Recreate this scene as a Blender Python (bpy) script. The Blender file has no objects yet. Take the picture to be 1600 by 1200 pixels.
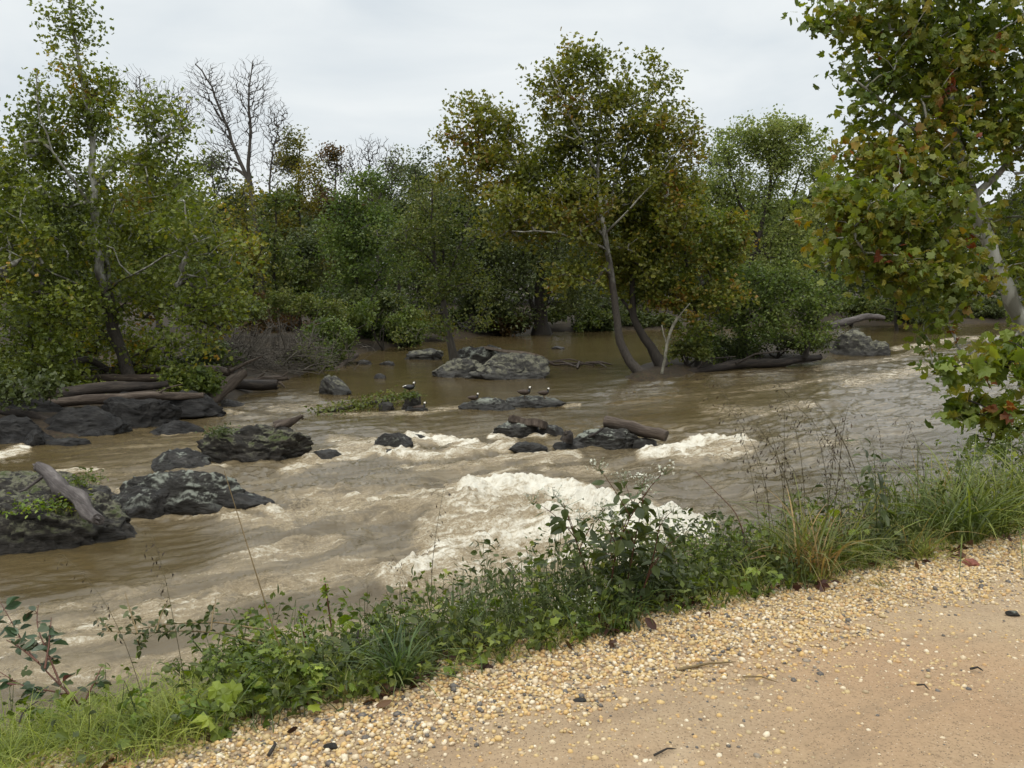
import bpy, bmesh, math, random
import numpy as np
from mathutils import Vector, Matrix

SC = bpy.context.scene
COL = SC.collection
rng = np.random.default_rng(11)
PI = math.pi
F = 1386.0                      # focal length in pixels of the 1600 px wide photograph
CAM = np.array([0.0, 0.0, 3.8]) # water lies at z = 0, the path at z = 2.25
PITCH = math.atan(160 / F)
CP, SP = math.cos(PITCH), math.sin(PITCH)
PATH_Z = 2.25

# ---------------------------------------------------------------- geometry helpers
def ray(px, py):
    a, b = (px - 800) / F, -(py - 600) / F
    return np.array([a, CP + b * SP, -SP + b * CP])

def at(px, py, z=0.0):
    d = ray(px, py)
    return CAM + d * ((z - CAM[2]) / d[2])

def P(px, py, Y):
    d = ray(px, py)
    return CAM + d * (Y / d[1])

def proj(V):
    q = V - CAM
    f = q[:, 1] * CP - q[:, 2] * SP
    u = q[:, 1] * SP + q[:, 2] * CP
    f = np.maximum(f, 0.3)
    return 800 + F * q[:, 0] / f, 600 - F * u / f

_perm = np.random.default_rng(5).permutation(256)
_perm = np.concatenate([_perm, _perm, _perm])
_g = np.random.default_rng(6).normal(size=(256, 3)); _g /= np.linalg.norm(_g, axis=1)[:, None]

def noise3(Q):
    Q = np.asarray(Q, float)
    i = np.floor(Q).astype(int); f = Q - i; i &= 255
    u = f * f * f * (f * (f * 6 - 15) + 10)
    def g(dx, dy, dz):
        h = _perm[_perm[_perm[(i[:, 0] + dx) & 255] + ((i[:, 1] + dy) & 255)] + ((i[:, 2] + dz) & 255)]
        gg = _g[h]
        return gg[:, 0] * (f[:, 0] - dx) + gg[:, 1] * (f[:, 1] - dy) + gg[:, 2] * (f[:, 2] - dz)
    def L(a, b, t): return a + (b - a) * t
    x00 = L(g(0,0,0), g(1,0,0), u[:,0]); x10 = L(g(0,1,0), g(1,1,0), u[:,0])
    x01 = L(g(0,0,1), g(1,0,1), u[:,0]); x11 = L(g(0,1,1), g(1,1,1), u[:,0])
    return L(L(x00, x10, u[:,1]), L(x01, x11, u[:,1]), u[:,2]) * 1.5

def fbm(Q, o=4, gain=0.5, ridged=False):
    s = np.zeros(len(Q)); a = 1.0; q = np.array(Q, float)
    for k in range(o):
        n = noise3(q)
        s += a * ((1 - 2 * np.abs(n)) if ridged else n)
        q = q * 2.03 + 17.3; a *= gain
    return s

def sstep(x, a=0.0, b=1.0):
    t = np.clip((x - a) / (b - a), 0, 1)
    return t * t * (3 - 2 * t)

def nrm(v):
    v = np.asarray(v, float)
    return v / np.maximum(np.linalg.norm(v, axis=-1, keepdims=True), 1e-9)

class MB:
    def __init__(s):
        s.v = []; s.f = {3: [], 4: []}; s.m = {3: [], 4: []}; s.n = 0
    def add(s, V, Fc, mi=0):
        V = np.asarray(V, float).reshape(-1, 3); Fc = np.asarray(Fc, int)
        if len(Fc) == 0: return
        k = Fc.shape[1]
        s.v.append(V); s.f[k].append(Fc + s.n)
        s.m[k].append(np.full(len(Fc), mi) if np.isscalar(mi) else np.asarray(mi)); s.n += len(V)
    def build(s, name, mats, parent=None, origin=(0, 0, 0), smooth=True, attr=None):
        o3 = np.asarray(origin, float)
        V = np.concatenate(s.v) - o3
        me = bpy.data.meshes.new(name)
        me.vertices.add(len(V)); me.vertices.foreach_set('co', V.astype(np.float32).ravel())
        fs, tot, mi = [], [], []
        for k in (3, 4):
            if s.f[k]:
                a = np.concatenate(s.f[k]); fs.append(a.ravel()); tot.append(np.full(len(a), k)); mi.append(np.concatenate(s.m[k]))
        fl = np.concatenate(fs); tot = np.concatenate(tot); mi = np.concatenate(mi)
        me.loops.add(len(fl)); me.loops.foreach_set('vertex_index', fl.astype(np.int32))
        me.polygons.add(len(tot))
        st = np.concatenate([[0], np.cumsum(tot)[:-1]])
        me.polygons.foreach_set('loop_start', st.astype(np.int32))
        me.polygons.foreach_set('material_index', mi.astype(np.int32))
        me.polygons.foreach_set('use_smooth', np.full(len(tot), smooth))
        if attr:
            for an, av in attr.items():
                at_ = me.attributes.new(an, 'FLOAT', 'POINT'); at_.data.foreach_set('value', np.asarray(av, np.float32))
        me.update(calc_edges=True); me.validate()
        for m in (mats if isinstance(mats, (list, tuple)) else [mats]): me.materials.append(m)
        o = bpy.data.objects.new(name, me); COL.objects.link(o)
        if parent is not None: o.parent = parent
        else: o.location = tuple(o3)
        return o

def tube(mb, pts, rad, sides=6, mi=0, wob=0.0, seed=0):
    pts = np.asarray(pts, float); n = len(pts); rad = np.broadcast_to(np.asarray(rad, float), (n,))
    T = nrm(np.gradient(pts, axis=0))
    ref = np.zeros(3); ref[np.argmin(np.abs(T).mean(0))] = 1
    A = nrm(np.cross(T, ref)); B = np.cross(T, A)
    th = np.arange(sides) * 2 * PI / sides
    off = A[:, None] * np.cos(th)[None, :, None] + B[:, None] * np.sin(th)[None, :, None]
    r = rad[:, None].repeat(sides, 1)
    if wob:
        q = (pts[:, None] / max(rad.max(), 1e-3) * 0.35 + off * 0.9).reshape(-1, 3) + seed * 3.7
        r = r * (1 + wob * fbm(q, 3).reshape(n, sides))
    V = pts[:, None] + off * r[..., None]
    i = np.arange(n - 1)[:, None]; j = np.arange(sides)[None]
    j2 = (j + 1) % sides
    Q = np.stack([i * sides + j, i * sides + j2, (i + 1) * sides + j2, (i + 1) * sides + j], -1).reshape(-1, 4)
    mb.add(V.reshape(-1, 3), Q, mi)
    b = mb.n - n * sides
    # end caps as fans
    for row, p, flip in ((0, pts[0], 1), (n - 1, pts[-1], 0)):
        base = V[row]; c = p + (T[row] * rad[row] * (-0.15 if flip else 0.15))
        VV = np.concatenate([base, [c]])
        a = np.arange(sides); a2 = (a + 1) % sides
        t = np.stack([a2, a, np.full(sides, sides)], 1) if flip else np.stack([a, a2, np.full(sides, sides)], 1)
        mb.add(VV, t, mi)

# leaf templates: unit length along +y, normal +z
LEAF = {
 'diamond': (np.array([[0,0,0],[.32,.45,.08],[0,1,-.06],[-.32,.45,.08]]), np.array([[0,1,2],[0,2,3]])),
 'oval': (np.array([[0,0,0],[0,.5,-.05],[0,1,-.12],[.2,.22,.04],[.27,.5,.06],[.16,.8,0],[-.2,.22,.04],[-.27,.5,.06],[-.16,.8,0]]),
          np.array([[0,3,1],[3,4,1],[4,5,1],[5,2,1],[0,1,6],[6,1,7],[7,1,8],[8,1,2]])),
 'lance': (np.array([[0,0,0],[0,.5,-.02],[0,1,-.14],[.09,.3,.03],[.1,.6,.0],[-.09,.3,.03],[-.1,.6,0]]),
          np.array([[0,3,1],[3,4,1],[4,2,1],[0,1,5],[5,1,6],[6,1,2]])),
 'lobed': (np.array([[0,.0,0],[.30,-.08,.02],[.52,.18,-.06],[.37,.36,.03],[.46,.64,-.08],[.24,.66,.02],[0,1.0,-.16],[-.24,.66,.02],[-.46,.64,-.08],[-.37,.36,.03],[-.52,.18,-.06],[-.30,-.08,.02],[0,.35,.05]]),
          np.array([[12,i,i+1] for i in range(0,11)] + [[12,11,0]])),
 'star5': (np.array([[0,0,0],[.45,.15,.08],[.22,.42,0],[.38,.7,.05],[0,1,-.08],[-.38,.7,.05],[-.22,.42,0],[-.45,.15,.08]]),
          np.array([[0,1,2],[0,2,4],[2,3,4],[0,4,6],[4,5,6],[0,6,7]])),
 'spike': (np.array([[0,0,0],[.14,.4,.02],[0,1,0],[-.14,.4,.02],[0,.45,.1]]), np.array([[0,1,4],[1,2,4],[2,3,4],[3,0,4]])),
}

_cr = np.random.default_rng(99)
def _curl(n): return _cr.uniform(-.6, 3.2, n)

def leaves(mb, pts, normal, axis, size, kind='diamond', mi=0, aspect=1.0):
    pts = np.asarray(pts, float); n = len(pts)
    if n == 0: return
    V, Fc = LEAF[kind]
    z = nrm(normal); y = nrm(axis - (axis * z).sum(1)[:, None] * z); x = np.cross(y, z)
    size = np.broadcast_to(np.asarray(size, float), (n,)); 
    asp = np.broadcast_to(np.asarray(aspect, float), (n,))
    W = pts[:, None] + size[:, None, None] * (V[None, :, 0, None] * asp[:, None, None] * x[:, None] + V[None, :, 1, None] * y[:, None] + (V[None, :, 2] * _curl(n)[:, None])[..., None] * z[:, None])
    FF = Fc[None] + (np.arange(n) * len(V))[:, None, None]
    mi_ = mi if np.isscalar(mi) else np.repeat(mi, len(Fc))
    mb.add(W.reshape(-1, 3), FF.reshape(-1, Fc.shape[1]), mi_)

def rand_leaves(mb, pts, size, kind, R, up=0.7, droop=0.3, mi=0, aspect=1.0):
    n = len(pts)
    N = R.normal(size=(n, 3)) * 0.7 + np.array([0, 0, up])
    A = R.normal(size=(n, 3)); A[:, 2] = A[:, 2] * 0.5 - droop
    leaves(mb, pts, N, A, size, kind, mi, aspect)

# ---------------------------------------------------------------- scene objects
def tag(o, label=None, cat=None, group=None, kind=None):
    if label: o['label'] = label
    if cat: o['category'] = cat
    if group: o['group'] = group
    if kind: o['kind'] = kind
    return o

def thing(name, label, cat, loc, group=None):
    o = bpy.data.objects.new(name, None); o.empty_display_size = 0.2
    COL.objects.link(o); o.location = tuple(loc)
    return tag(o, label, cat, group)

def dup(root, loc, rz=0.0, sc=(1, 1, 1), label=None, group=None):
    r = root.copy(); COL.objects.link(r); r.location = tuple(loc); r.rotation_euler = (0, 0, rz); r.scale = sc
    if label: r['label'] = label
    if group: r['group'] = group
    for ch in list(root.children):
        c = ch.copy(); COL.objects.link(c); c.parent = r
        for g in list(ch.children):
            d = g.copy(); COL.objects.link(d); d.parent = c
    return r

# ---------------------------------------------------------------- materials
class NT:
    def __init__(s, name):
        s.m = bpy.data.materials.new(name); s.m.use_nodes = True
        s.t = s.m.node_tree; s.t.nodes.clear()
        s.out = s.n('ShaderNodeOutputMaterial')
    def n(s, typ, **kw):
        nd = s.t.nodes.new(typ)
        for k, v in kw.items():
            if k.startswith('i_'):
                nd.inputs[int(k[2:]) if k[2:].isdigit() else k[2:].replace('_', ' ')].default_value = v
            else: setattr(nd, k, v)
        return nd
    def l(s, a, b): s.t.links.new(a, b)
    def ramp(s, fac, stops, interp='LINEAR'):
        r = s.n('ShaderNodeValToRGB'); cr = r.color_ramp; cr.interpolation = interp
        while len(cr.elements) > 1: cr.elements.remove(cr.elements[-1])
        cr.elements[0].position = stops[0][0]; cr.elements[0].color = (*stops[0][1], 1)
        for p, c in stops[1:]:
            e = cr.elements.new(p); e.color = (*c, 1)
        s.l(fac, r.inputs[0]); return r.outputs[0]
    def noise(s, vec, scale, detail=4, rough=0.55, dist=0.0):
        nd = s.n('ShaderNodeTexNoise', i_Scale=scale, i_Detail=detail, i_Roughness=rough, i_Distortion=dist)
        if vec is not None: s.l(vec, nd.inputs['Vector'])
        return nd.outputs[0]
    def mix(s, fac, a, b, blend='MIX'):
        nd = s.n('ShaderNodeMix', data_type='RGBA', blend_type=blend)
        for src, i in ((fac, 0), (a, 6), (b, 7)):
            if hasattr(src, 'is_linked'): s.l(src, nd.inputs[i])
            else: nd.inputs[i].default_value = src if i == 0 else (*src, 1)
        return nd.outputs[2]
    def math(s, op, a, b=0.0, c=0.0, clamp=False):
        nd = s.n('ShaderNodeMath', operation=op, use_clamp=clamp)
        for i, v in enumerate((a, b, c)):
            if hasattr(v, 'is_linked'): s.l(v, nd.inputs[i])
            else: nd.inputs[i].default_value = v
        return nd.outputs[0]
    def maprange(s, v, a, b, c=0.0, d=1.0, smooth=True):
        nd = s.n('ShaderNodeMapRange', interpolation_type='SMOOTHSTEP' if smooth else 'LINEAR')
        s.l(v, nd.inputs[0])
        for i, q in enumerate((a, b, c, d)): nd.inputs[i + 1].default_value = q
        return nd.outputs[0]
    def pbsdf(s, col, rough=0.6, spec=0.4, normal=None):
        b = s.n('ShaderNodeBsdfPrincipled')
        for src, nm in ((col, 'Base Color'), (rough, 'Roughness'), (spec, 'Specular IOR Level')):
            if hasattr(src, 'is_linked'): s.l(src, b.inputs[nm])
            else: b.inputs[nm].default_value = (*src, 1) if isinstance(src, tuple) else src
        if normal is not None: s.l(normal, b.inputs['Normal'])
        return b
    def bump(s, h, strength=0.5, dist=0.02):
        b = s.n('ShaderNodeBump'); b.inputs['Strength'].default_value = strength; b.inputs['Distance'].default_value = dist
        s.l(h, b.inputs['Height']); return b.outputs[0]
    def pos(s): return s.n('ShaderNodeNewGeometry').outputs['Position']
    def obj(s): return s.n('ShaderNodeTexCoord').outputs['Object']

def leaf_mat(name, stops, trans=0.35, rough=0.45, clump=0.5, spec=0.35):
    """leaf colour picked leaf by leaf from stops, whole sprays leaning to one end of them"""
    t = NT(name)
    g = t.n('ShaderNodeNewGeometry'); oi = t.n('ShaderNodeObjectInfo')
    nz = t.noise(g.outputs['Position'], clump, 2)
    a = t.math('MULTIPLY_ADD', g.outputs['Random Per Island'], 0.62, -0.31)
    b = t.maprange(nz, 0.3, 0.7, 0.2, 0.8, False)
    f = t.math('ADD', a, b, clamp=True)
    col = t.ramp(f, stops)
    r2 = t.n('ShaderNodeTexWhiteNoise', noise_dimensions='1D'); t.l(g.outputs['Random Per Island'], r2.inputs[1])
    hs = t.n('ShaderNodeHueSaturation')
    t.l(t.maprange(oi.outputs['Random'], 0, 1, 0.488, 0.503, False), hs.inputs['Hue'])
    t.l(t.maprange(r2.outputs[0], 0, 1, 0.7, 1.3, False), hs.inputs['Value']); t.l(col, hs.inputs['Color'])
    p = t.pbsdf(hs.outputs[0], rough, spec)
    tr = t.n('ShaderNodeBsdfTranslucent'); 
    hs2 = t.n('ShaderNodeHueSaturation', i_Saturation=1.15, i_Value=1.25); t.l(hs.outputs[0], hs2.inputs['Color']); t.l(hs2.outputs[0], tr.inputs[0])
    mx = t.n('ShaderNodeMixShader', i_0=trans); t.l(p.outputs[0], mx.inputs[1]); t.l(tr.outputs[0], mx.inputs[2])
    t.l(mx.outputs[0], t.out.inputs[0])
    return t.m

def bark_mat(name, stops, scale=4.0, stretch=0.25, rough=0.85, bump=0.6, thresh=None):
    t = NT(name); o = t.obj()
    mp = t.n('ShaderNodeMapping'); mp.inputs['Scale'].default_value = (1, 1, stretch); t.l(o, mp.inputs[0])
    n1 = t.noise(mp.outputs[0], scale, 6, 0.6, 0.6)
    n2 = t.noise(mp.outputs[0], scale * 5, 5, 0.65)
    f = t.math('MULTIPLY_ADD', n2, 0.35, t.math('MULTIPLY', n1, 0.75))
    c = t.ramp(f, stops)
    p = t.pbsdf(c, rough, 0.3, t.bump(n2, bump, 0.03)); t.l(p.outputs[0], t.out.inputs[0])
    return t.m

def sycamore_bark(name, z0, z1):
    """flaking plates: dark old bark low on the trunk, smooth pale bark where it has been shed higher up"""
    t = NT(name); o = t.obj()
    mp = t.n('ShaderNodeMapping'); mp.inputs['Scale'].default_value = (1, 1, .45); t.l(o, mp.inputs[0])
    n1 = t.noise(mp.outputs[0], 5.0, 5, 0.55, 0.5); n2 = t.noise(mp.outputs[0], 22, 4, 0.6)
    pale = t.ramp(n1, [(0, (.10, .09, .07)), (.42, (.16, .15, .12)), (.47, (.24, .23, .19)), (.58, (.36, .35, .30)), (1, (.46, .45, .40))])
    dark = t.ramp(n2, [(0.2, (.018, .015, .012)), (.8, (.085, .07, .055))])
    sp = t.n('ShaderNodeSeparateXYZ'); t.l(o, sp.inputs[0])
    f = t.maprange(t.math('MULTIPLY_ADD', n1, (z1 - z0) * 1.2, sp.outputs[2]), z0 + (z1 - z0) * .6, z1 + (z1 - z0) * .6)
    c = t.mix(f, dark, pale)
    p = t.pbsdf(c, 0.8, 0.3, t.bump(n2, 0.5, 0.02)); t.l(p.outputs[0], t.out.inputs[0])
    return t.m

def rock_mat(name, stops, lichen=0.5, lcol=(.25, .26, .21), moss=0.0, rough=0.55, scale=2.2):
    t = NT(name); g = t.n('ShaderNodeNewGeometry'); p_ = g.outputs['Position']
    mp = t.n('ShaderNodeMapping'); mp.inputs['Scale'].default_value = (.8, .8, 3.2); mp.inputs['Rotation'].default_value = (.35, .25, .3); t.l(p_, mp.inputs[0])
    n1 = t.noise(mp.outputs[0], scale, 8, 0.62, 0.4); n2 = t.noise(p_, 14, 8, 0.7); n3 = t.noise(p_, 3.1, 6, 0.68); n4 = t.noise(p_, 45, 4, 0.6)
    c = t.ramp(n1, stops)
    n5 = t.noise(mp.outputs[0], 7.5, 7, .72, .9)
    dk = t.n('ShaderNodeHueSaturation', i_Value=.38); t.l(c, dk.inputs['Color']); c = t.mix(t.maprange(n5, .36, .50), dk.outputs[0], c)
    sx = t.n('ShaderNodeSeparateXYZ'); t.l(g.outputs['Normal'], sx.inputs[0])
    sz = t.n('ShaderNodeSeparateXYZ'); t.l(p_, sz.inputs[0])
    upf = t.maprange(sx.outputs[2], 0.1, 0.8)
    dry = t.maprange(t.math('MULTIPLY_ADD', n3, .35, sz.outputs[2]), .3, .55)
    lf = t.math('MULTIPLY', t.maprange(t.math('MULTIPLY_ADD', n2, .5, n3), .80 - lichen * .16, .90 - lichen * .16), t.math('MULTIPLY', upf, dry))
    c = t.mix(t.math('MULTIPLY', lf, .85), c, lcol)
    if moss:
        mf = t.math('MULTIPLY', t.maprange(n3, .62 - moss * .2, .70 - moss * .2), t.math('MULTIPLY', upf, dry))
        c = t.mix(mf, c, t.ramp(n4, [(.3, (.025, .035, .010)), (.7, (.085, .10, .03))]))
    rr = t.maprange(dry, 0, 1, 0.42, rough + .25, False)
    bs = t.math('ADD', t.math('MULTIPLY', n5, .8), t.math('MULTIPLY', n2, .35))
    p = t.pbsdf(c, rr, 0.28, t.bump(bs, .85, .08)); t.l(p.outputs[0], t.out.inputs[0])
    return t.m

M = {}
# trees
M['leaf_left'] = leaf_mat('sycamore_leaf_green', [(0, (0.068, 0.092, 0.019)), (.4, (0.127, 0.155, 0.026)), (.78, (0.183, 0.203, 0.035)), (.95, (0.296, 0.244, 0.039)), (1, (0.367, 0.216, 0.042))], .42, clump=.45)
M['leaf_centre'] = leaf_mat('sycamore_leaf_olive', [(0, (0.068, 0.093, 0.017)), (.4, (0.123, 0.148, 0.024)), (.76, (0.182, 0.185, 0.030)), (.94, (0.244, 0.189, 0.033)), (1, (0.270, 0.147, 0.033))], .42, clump=.4)
M['leaf_right'] = leaf_mat('sycamore_leaf_turning', [(0, (0.066, 0.106, 0.019)), (.38, (0.121, 0.162, 0.026)), (.70, (0.185, 0.210, 0.033)), (.91, (0.264, 0.216, 0.036)), (.975, (0.251, 0.121, 0.034)), (1, (0.211, 0.075, 0.030))], .44, clump=.9)
M['leaf_orange'] = leaf_mat('small_tree_orange_leaf', [(0, (0.075, 0.114, 0.021)), (.45, (0.132, 0.165, 0.028)), (.78, (0.212, 0.197, 0.034)), (1, (0.285, 0.172, 0.039))], .42, clump=.7)
M['leaf_pale'] = leaf_mat('pale_green_leaf', [(0, (0.132, 0.176, 0.046)), (.5, (0.211, 0.247, 0.068)), (1, (0.303, 0.306, 0.097))], .44, clump=.5)
M['leaf_fresh'] = leaf_mat('fresh_green_leaf', [(0, (0.050, 0.081, 0.018)), (.5, (0.101, 0.140, 0.031)), (1, (0.168, 0.195, 0.047))], .42, clump=.6)
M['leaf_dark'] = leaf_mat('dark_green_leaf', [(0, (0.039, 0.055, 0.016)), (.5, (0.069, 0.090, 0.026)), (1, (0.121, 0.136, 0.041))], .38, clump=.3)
M['leaf_mid'] = leaf_mat('olive_green_leaf', [(0, (0.050, 0.077, 0.018)), (.5, (0.096, 0.122, 0.026)), (1, (0.168, 0.168, 0.042))], .4, clump=.3)
M['leaf_yellow'] = leaf_mat('yellowing_leaf', [(0, (0.072, 0.086, 0.017)), (.5, (0.138, 0.138, 0.024)), (1, (0.264, 0.198, 0.035))], .42, clump=.5)
M['leaf_rust'] = leaf_mat('rusty_brown_leaf', [(0, (.045, .048, .014)), (.5, (.085, .062, .020)), (1, (.14, .070, .026))], .38, clump=.4)
M['bark_syc'] = sycamore_bark('sycamore_bark', 3.0, 5.0)
M['bark_syc_mid'] = sycamore_bark('sycamore_bark_upper', 3.4, 7.0)
M['bark_syc_low'] = sycamore_bark('sycamore_bark_pale', -1.5, .4)
M['bark_dark'] = bark_mat('dark_wet_bark', [(.25, (.012, .010, .008)), (.6, (.038, .031, .024)), (.85, (.085, .072, .055))])
M['bark_grey'] = bark_mat('grey_bark', [(.25, (.025, .021, .017)), (.6, (.07, .06, .048)), (.85, (.15, .135, .11))])
M['bark_pale'] = bark_mat('pale_dead_wood', [(.25, (.035, .03, .02)), (.5, (.12, .11, .08)), (.8, (.36, .34, .27))], 6, .6)
M['log'] = bark_mat('brown_driftwood', [(.3, (.014, .010, .007)), (.5, (.050, .036, .026)), (.64, (.105, .080, .060)), (.8, (.19, .155, .125))], 9, .12, .85, 1.0)
M['log_grey'] = bark_mat('grey_driftwood', [(.3, (.020, .016, .014)), (.5, (.070, .058, .052)), (.64, (.125, .107, .097)), (.8, (.22, .195, .18))], 10, .10, .85, 1.0)
M['log_dark'] = bark_mat('wet_dark_log', [(.3, (.007, .005, .004)), (.52, (.022, .016, .012)), (.66, (.05, .038, .028)), (.82, (.09, .07, .052))], 9, .12, .7, 1.0)
M['plank'] = bark_mat('weathered_plank', [(.25, (.05, .038, .028)), (.55, (.15, .115, .085)), (.85, (.27, .215, .165))], 4, .5)
M['twig'] = bark_mat('bare_twigs', [(.25, (.03, .025, .019)), (.6, (.085, .072, .055)), (.85, (.18, .16, .13))], 3, 1)
# rocks
M['rock'] = rock_mat('grey_river_rock', [(.28, (0.012, 0.010, 0.007)), (.5, (0.030, 0.027, 0.022)), (.62, (0.050, 0.046, 0.039)), (.8, (0.089, 0.081, 0.068))], .40)
M['rock_pale'] = rock_mat('pale_schist_rock', [(.28, (0.016, 0.014, 0.012)), (.47, (0.044, 0.041, 0.035)), (.62, (0.073, 0.068, 0.059)), (.8, (0.126, 0.119, 0.102))], .62, (0.185, 0.176, 0.122))
M['rock_wet'] = rock_mat('wet_black_rock', [(.28, (0.009, 0.008, 0.006)), (.5, (0.024, 0.021, 0.017)), (.65, (0.046, 0.041, 0.035)), (.82, (0.092, 0.082, 0.069))], .12, rough=.3)
M['rock_moss'] = rock_mat('mossy_rock', [(.28, (0.010, 0.009, 0.006)), (.5, (0.027, 0.023, 0.018)), (.65, (0.050, 0.043, 0.034)), (.82, (0.089, 0.079, 0.058))], .55, (0.155, 0.148, 0.095), moss=.42)
M['dark_rock_painted_shade'] = rock_mat('dark_rock_with_painted_shade', [(.28, (.008, .007, .006)), (.5, (.019, .017, .015)), (.65, (.038, .035, .031)), (.82, (.08, .073, .062))], -1.2, rough=.5)  # near-black so that the colour itself holds the shade of the overhanging foliage
# foreground plants
M['fg_leaf'] = leaf_mat('bank_leaf_green', [(0, (0.038, 0.057, 0.012)), (.4, (0.080, 0.109, 0.020)), (.75, (0.142, 0.177, 0.031)), (1, (0.232, 0.253, 0.050))], .36, .4, 2.5)
M['fg_dark'] = leaf_mat('bank_leaf_dark', [(0, (0.030, 0.043, 0.012)), (.5, (0.060, 0.080, 0.022)), (1, (0.108, 0.126, 0.033))], .32, .4, 2.5)
M['fg_bright'] = leaf_mat('bank_leaf_bright', [(0, (0.066, 0.105, 0.015)), (.5, (0.138, 0.198, 0.028)), (1, (0.275, 0.319, 0.044))], .4, .4, 3)
M['fg_brown'] = leaf_mat('bank_leaf_brown', [(0, (.030, .014, .009)), (.5, (.075, .032, .018)), (1, (.13, .075, .03))], .3, .5, 3)
M['fg_purple'] = leaf_mat('shrub_leaf_dull', [(0, (0.030, 0.054, 0.024)), (.45, (0.054, 0.090, 0.042)), (.7, (0.072, 0.072, 0.036)), (.82, (0.066, 0.026, 0.018)), (1, (0.108, 0.042, 0.024))], .28, .35, 5)
M['grass'] = leaf_mat('grass_green', [(0, (0.056, 0.082, 0.017)), (.5, (0.122, 0.151, 0.028)), (.85, (0.211, 0.224, 0.043)), (1, (0.343, 0.266, 0.085))], .34, .45, 3)
M['grass_light'] = leaf_mat('grass_light', [(0, (0.100, 0.135, 0.022)), (.5, (0.208, 0.249, 0.038)), (1, (0.358, 0.365, 0.084))], .38, .45, 3)
M['grass_tan'] = leaf_mat('grass_tan', [(0, (0.063, 0.098, 0.020)), (.45, (0.121, 0.144, 0.033)), (.75, (0.230, 0.172, 0.055)), (1, (0.345, 0.230, 0.094))], .34, .5, 3)
M['grass_dark'] = leaf_mat('grass_bluegreen', [(0, (0.034, 0.061, 0.017)), (.5, (0.076, 0.116, 0.032)), (1, (0.170, 0.187, 0.064))], .34, .4, 3)
M['seed'] = leaf_mat('seed_spikelet', [(0, (.016, .010, .006)), (.5, (.035, .022, .012)), (1, (.075, .050, .025))], .2, .6, 3)
M['stem_green'] = bark_mat('green_stem', [(.3, (.03, .05, .012)), (.8, (.09, .11, .03))], 9, .5, .6, .2)
M['stem_red'] = bark_mat('red_brown_stem', [(.3, (.05, .020, .012)), (.8, (.14, .060, .035))], 9, .5, .6, .2)
M['stem_tan'] = bark_mat('tan_stem', [(.3, (.10, .07, .03)), (.8, (.24, .17, .08))], 9, .5, .7, .2)
M['stem_dry'] = bark_mat('dry_grass_stem', [(.3, (.035, .026, .012)), (.8, (.10, .08, .035))], 9, .5, .7, .2)
M['flower'] = leaf_mat('white_flower', [(0, (.30, .31, .22)), (.5, (.50, .50, .40)), (1, (.72, .70, .60))], .3, .6, 4)

# ground, path, gravel
def ground_mat():
    t = NT('bank_soil'); p_ = t.pos()
    n1 = t.noise(p_, .6, 6, .6); n2 = t.noise(p_, 9, 8, .7); v = t.n('ShaderNodeTexVoronoi', i_Scale=14.0); t.l(p_, v.inputs[0])
    c = t.ramp(n2, [(.3, (.010, .007, .004)), (.5, (.024, .017, .010)), (.7, (.050, .034, .019))])
    lf = t.ramp(t.n('ShaderNodeSeparateColor').outputs[0], [(0, (.04, .025, .012)), (1, (.04, .025, .012))]) if False else None
    sc = t.n('ShaderNodeSeparateColor'); t.l(v.outputs[1], sc.inputs[0])
    litter = t.ramp(sc.outputs[0], [(0, (.018, .012, .007)), (.5, (.042, .027, .013)), (.8, (.07, .045, .02)), (1, (.025, .034, .011))])
    c = t.mix(t.maprange(n1, .4, .6, .15, .75), c, litter)
    p = t.pbsdf(c, .85, .3, t.bump(n2, .8, .05)); t.l(p.outputs[0], t.out.inputs[0]); return t.m
M['ground'] = ground_mat()

def path_mat():
    t = NT('sandy_path'); p_ = t.pos()
    n1 = t.noise(p_, 1.1, 5, .6, .3); n2 = t.noise(p_, 70, 8, .78); n3 = t.noise(p_, 11, 8, .72); n0 = t.noise(p_, .45, 3, .5)
    base = t.ramp(n1, [(.3, (.335, .240, .148)), (.5, (.395, .286, .172)), (.7, (.415, .296, .17))])
    base = t.mix(t.maprange(n0, .52, .68, 0, .55), base, (.375, .225, .118))
    base = t.mix(t.maprange(n0, .44, .30, 0, .5), base, (.28, .21, .135))
    base = t.mix(t.maprange(n3, .50, .70, 0, .7), base, (.28, .19, .11))
    base = t.mix(t.maprange(n2, .50, .66, 0, .9), base, (.185, .125, .07))
    base = t.mix(t.maprange(n2, .42, .28, 0, .6), base, (.54, .42, .26))
    mp = t.n('ShaderNodeMapping'); mp.vector_type = 'TEXTURE'; mp.inputs['Rotation'].default_value = (0, 0, math.atan2(.5103, .86)); mp.inputs['Scale'].default_value = (4.5, 1, 1); t.l(p_, mp.inputs[0])
    rut = t.noise(mp.outputs[0], 2.6, 5, .62, .4)
    base = t.mix(t.maprange(rut, .52, .66, 0, .55), base, (.255, .178, .108)); base = t.mix(t.maprange(rut, .42, .32, 0, .45), base, (.47, .36, .235))
    for sc_, thr, col in ((70, .18, (.56, .46, .33)), (95, .24, (.075, .055, .04)), (46, .17, (.16, .11, .07)), (60, .22, (.19, .135, .085))):
        v = t.n('ShaderNodeTexVoronoi', i_Scale=float(sc_)); t.l(p_, v.inputs[0])
        s3 = t.n('ShaderNodeSeparateColor'); t.l(v.outputs[1], s3.inputs[0])
        d = t.maprange(v.outputs[0], thr, thr * .7)
        k = t.math('GREATER_THAN', s3.outputs[0], .62)
        base = t.mix(t.math('MULTIPLY', d, k), base, col)
    h = t.math('ADD', t.math('MULTIPLY', n2, .5), n3)
    p = t.pbsdf(base, .9, .25, t.bump(h, .9, .016)); t.l(p.outputs[0], t.out.inputs[0]); return t.m
M['path'] = path_mat()

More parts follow.
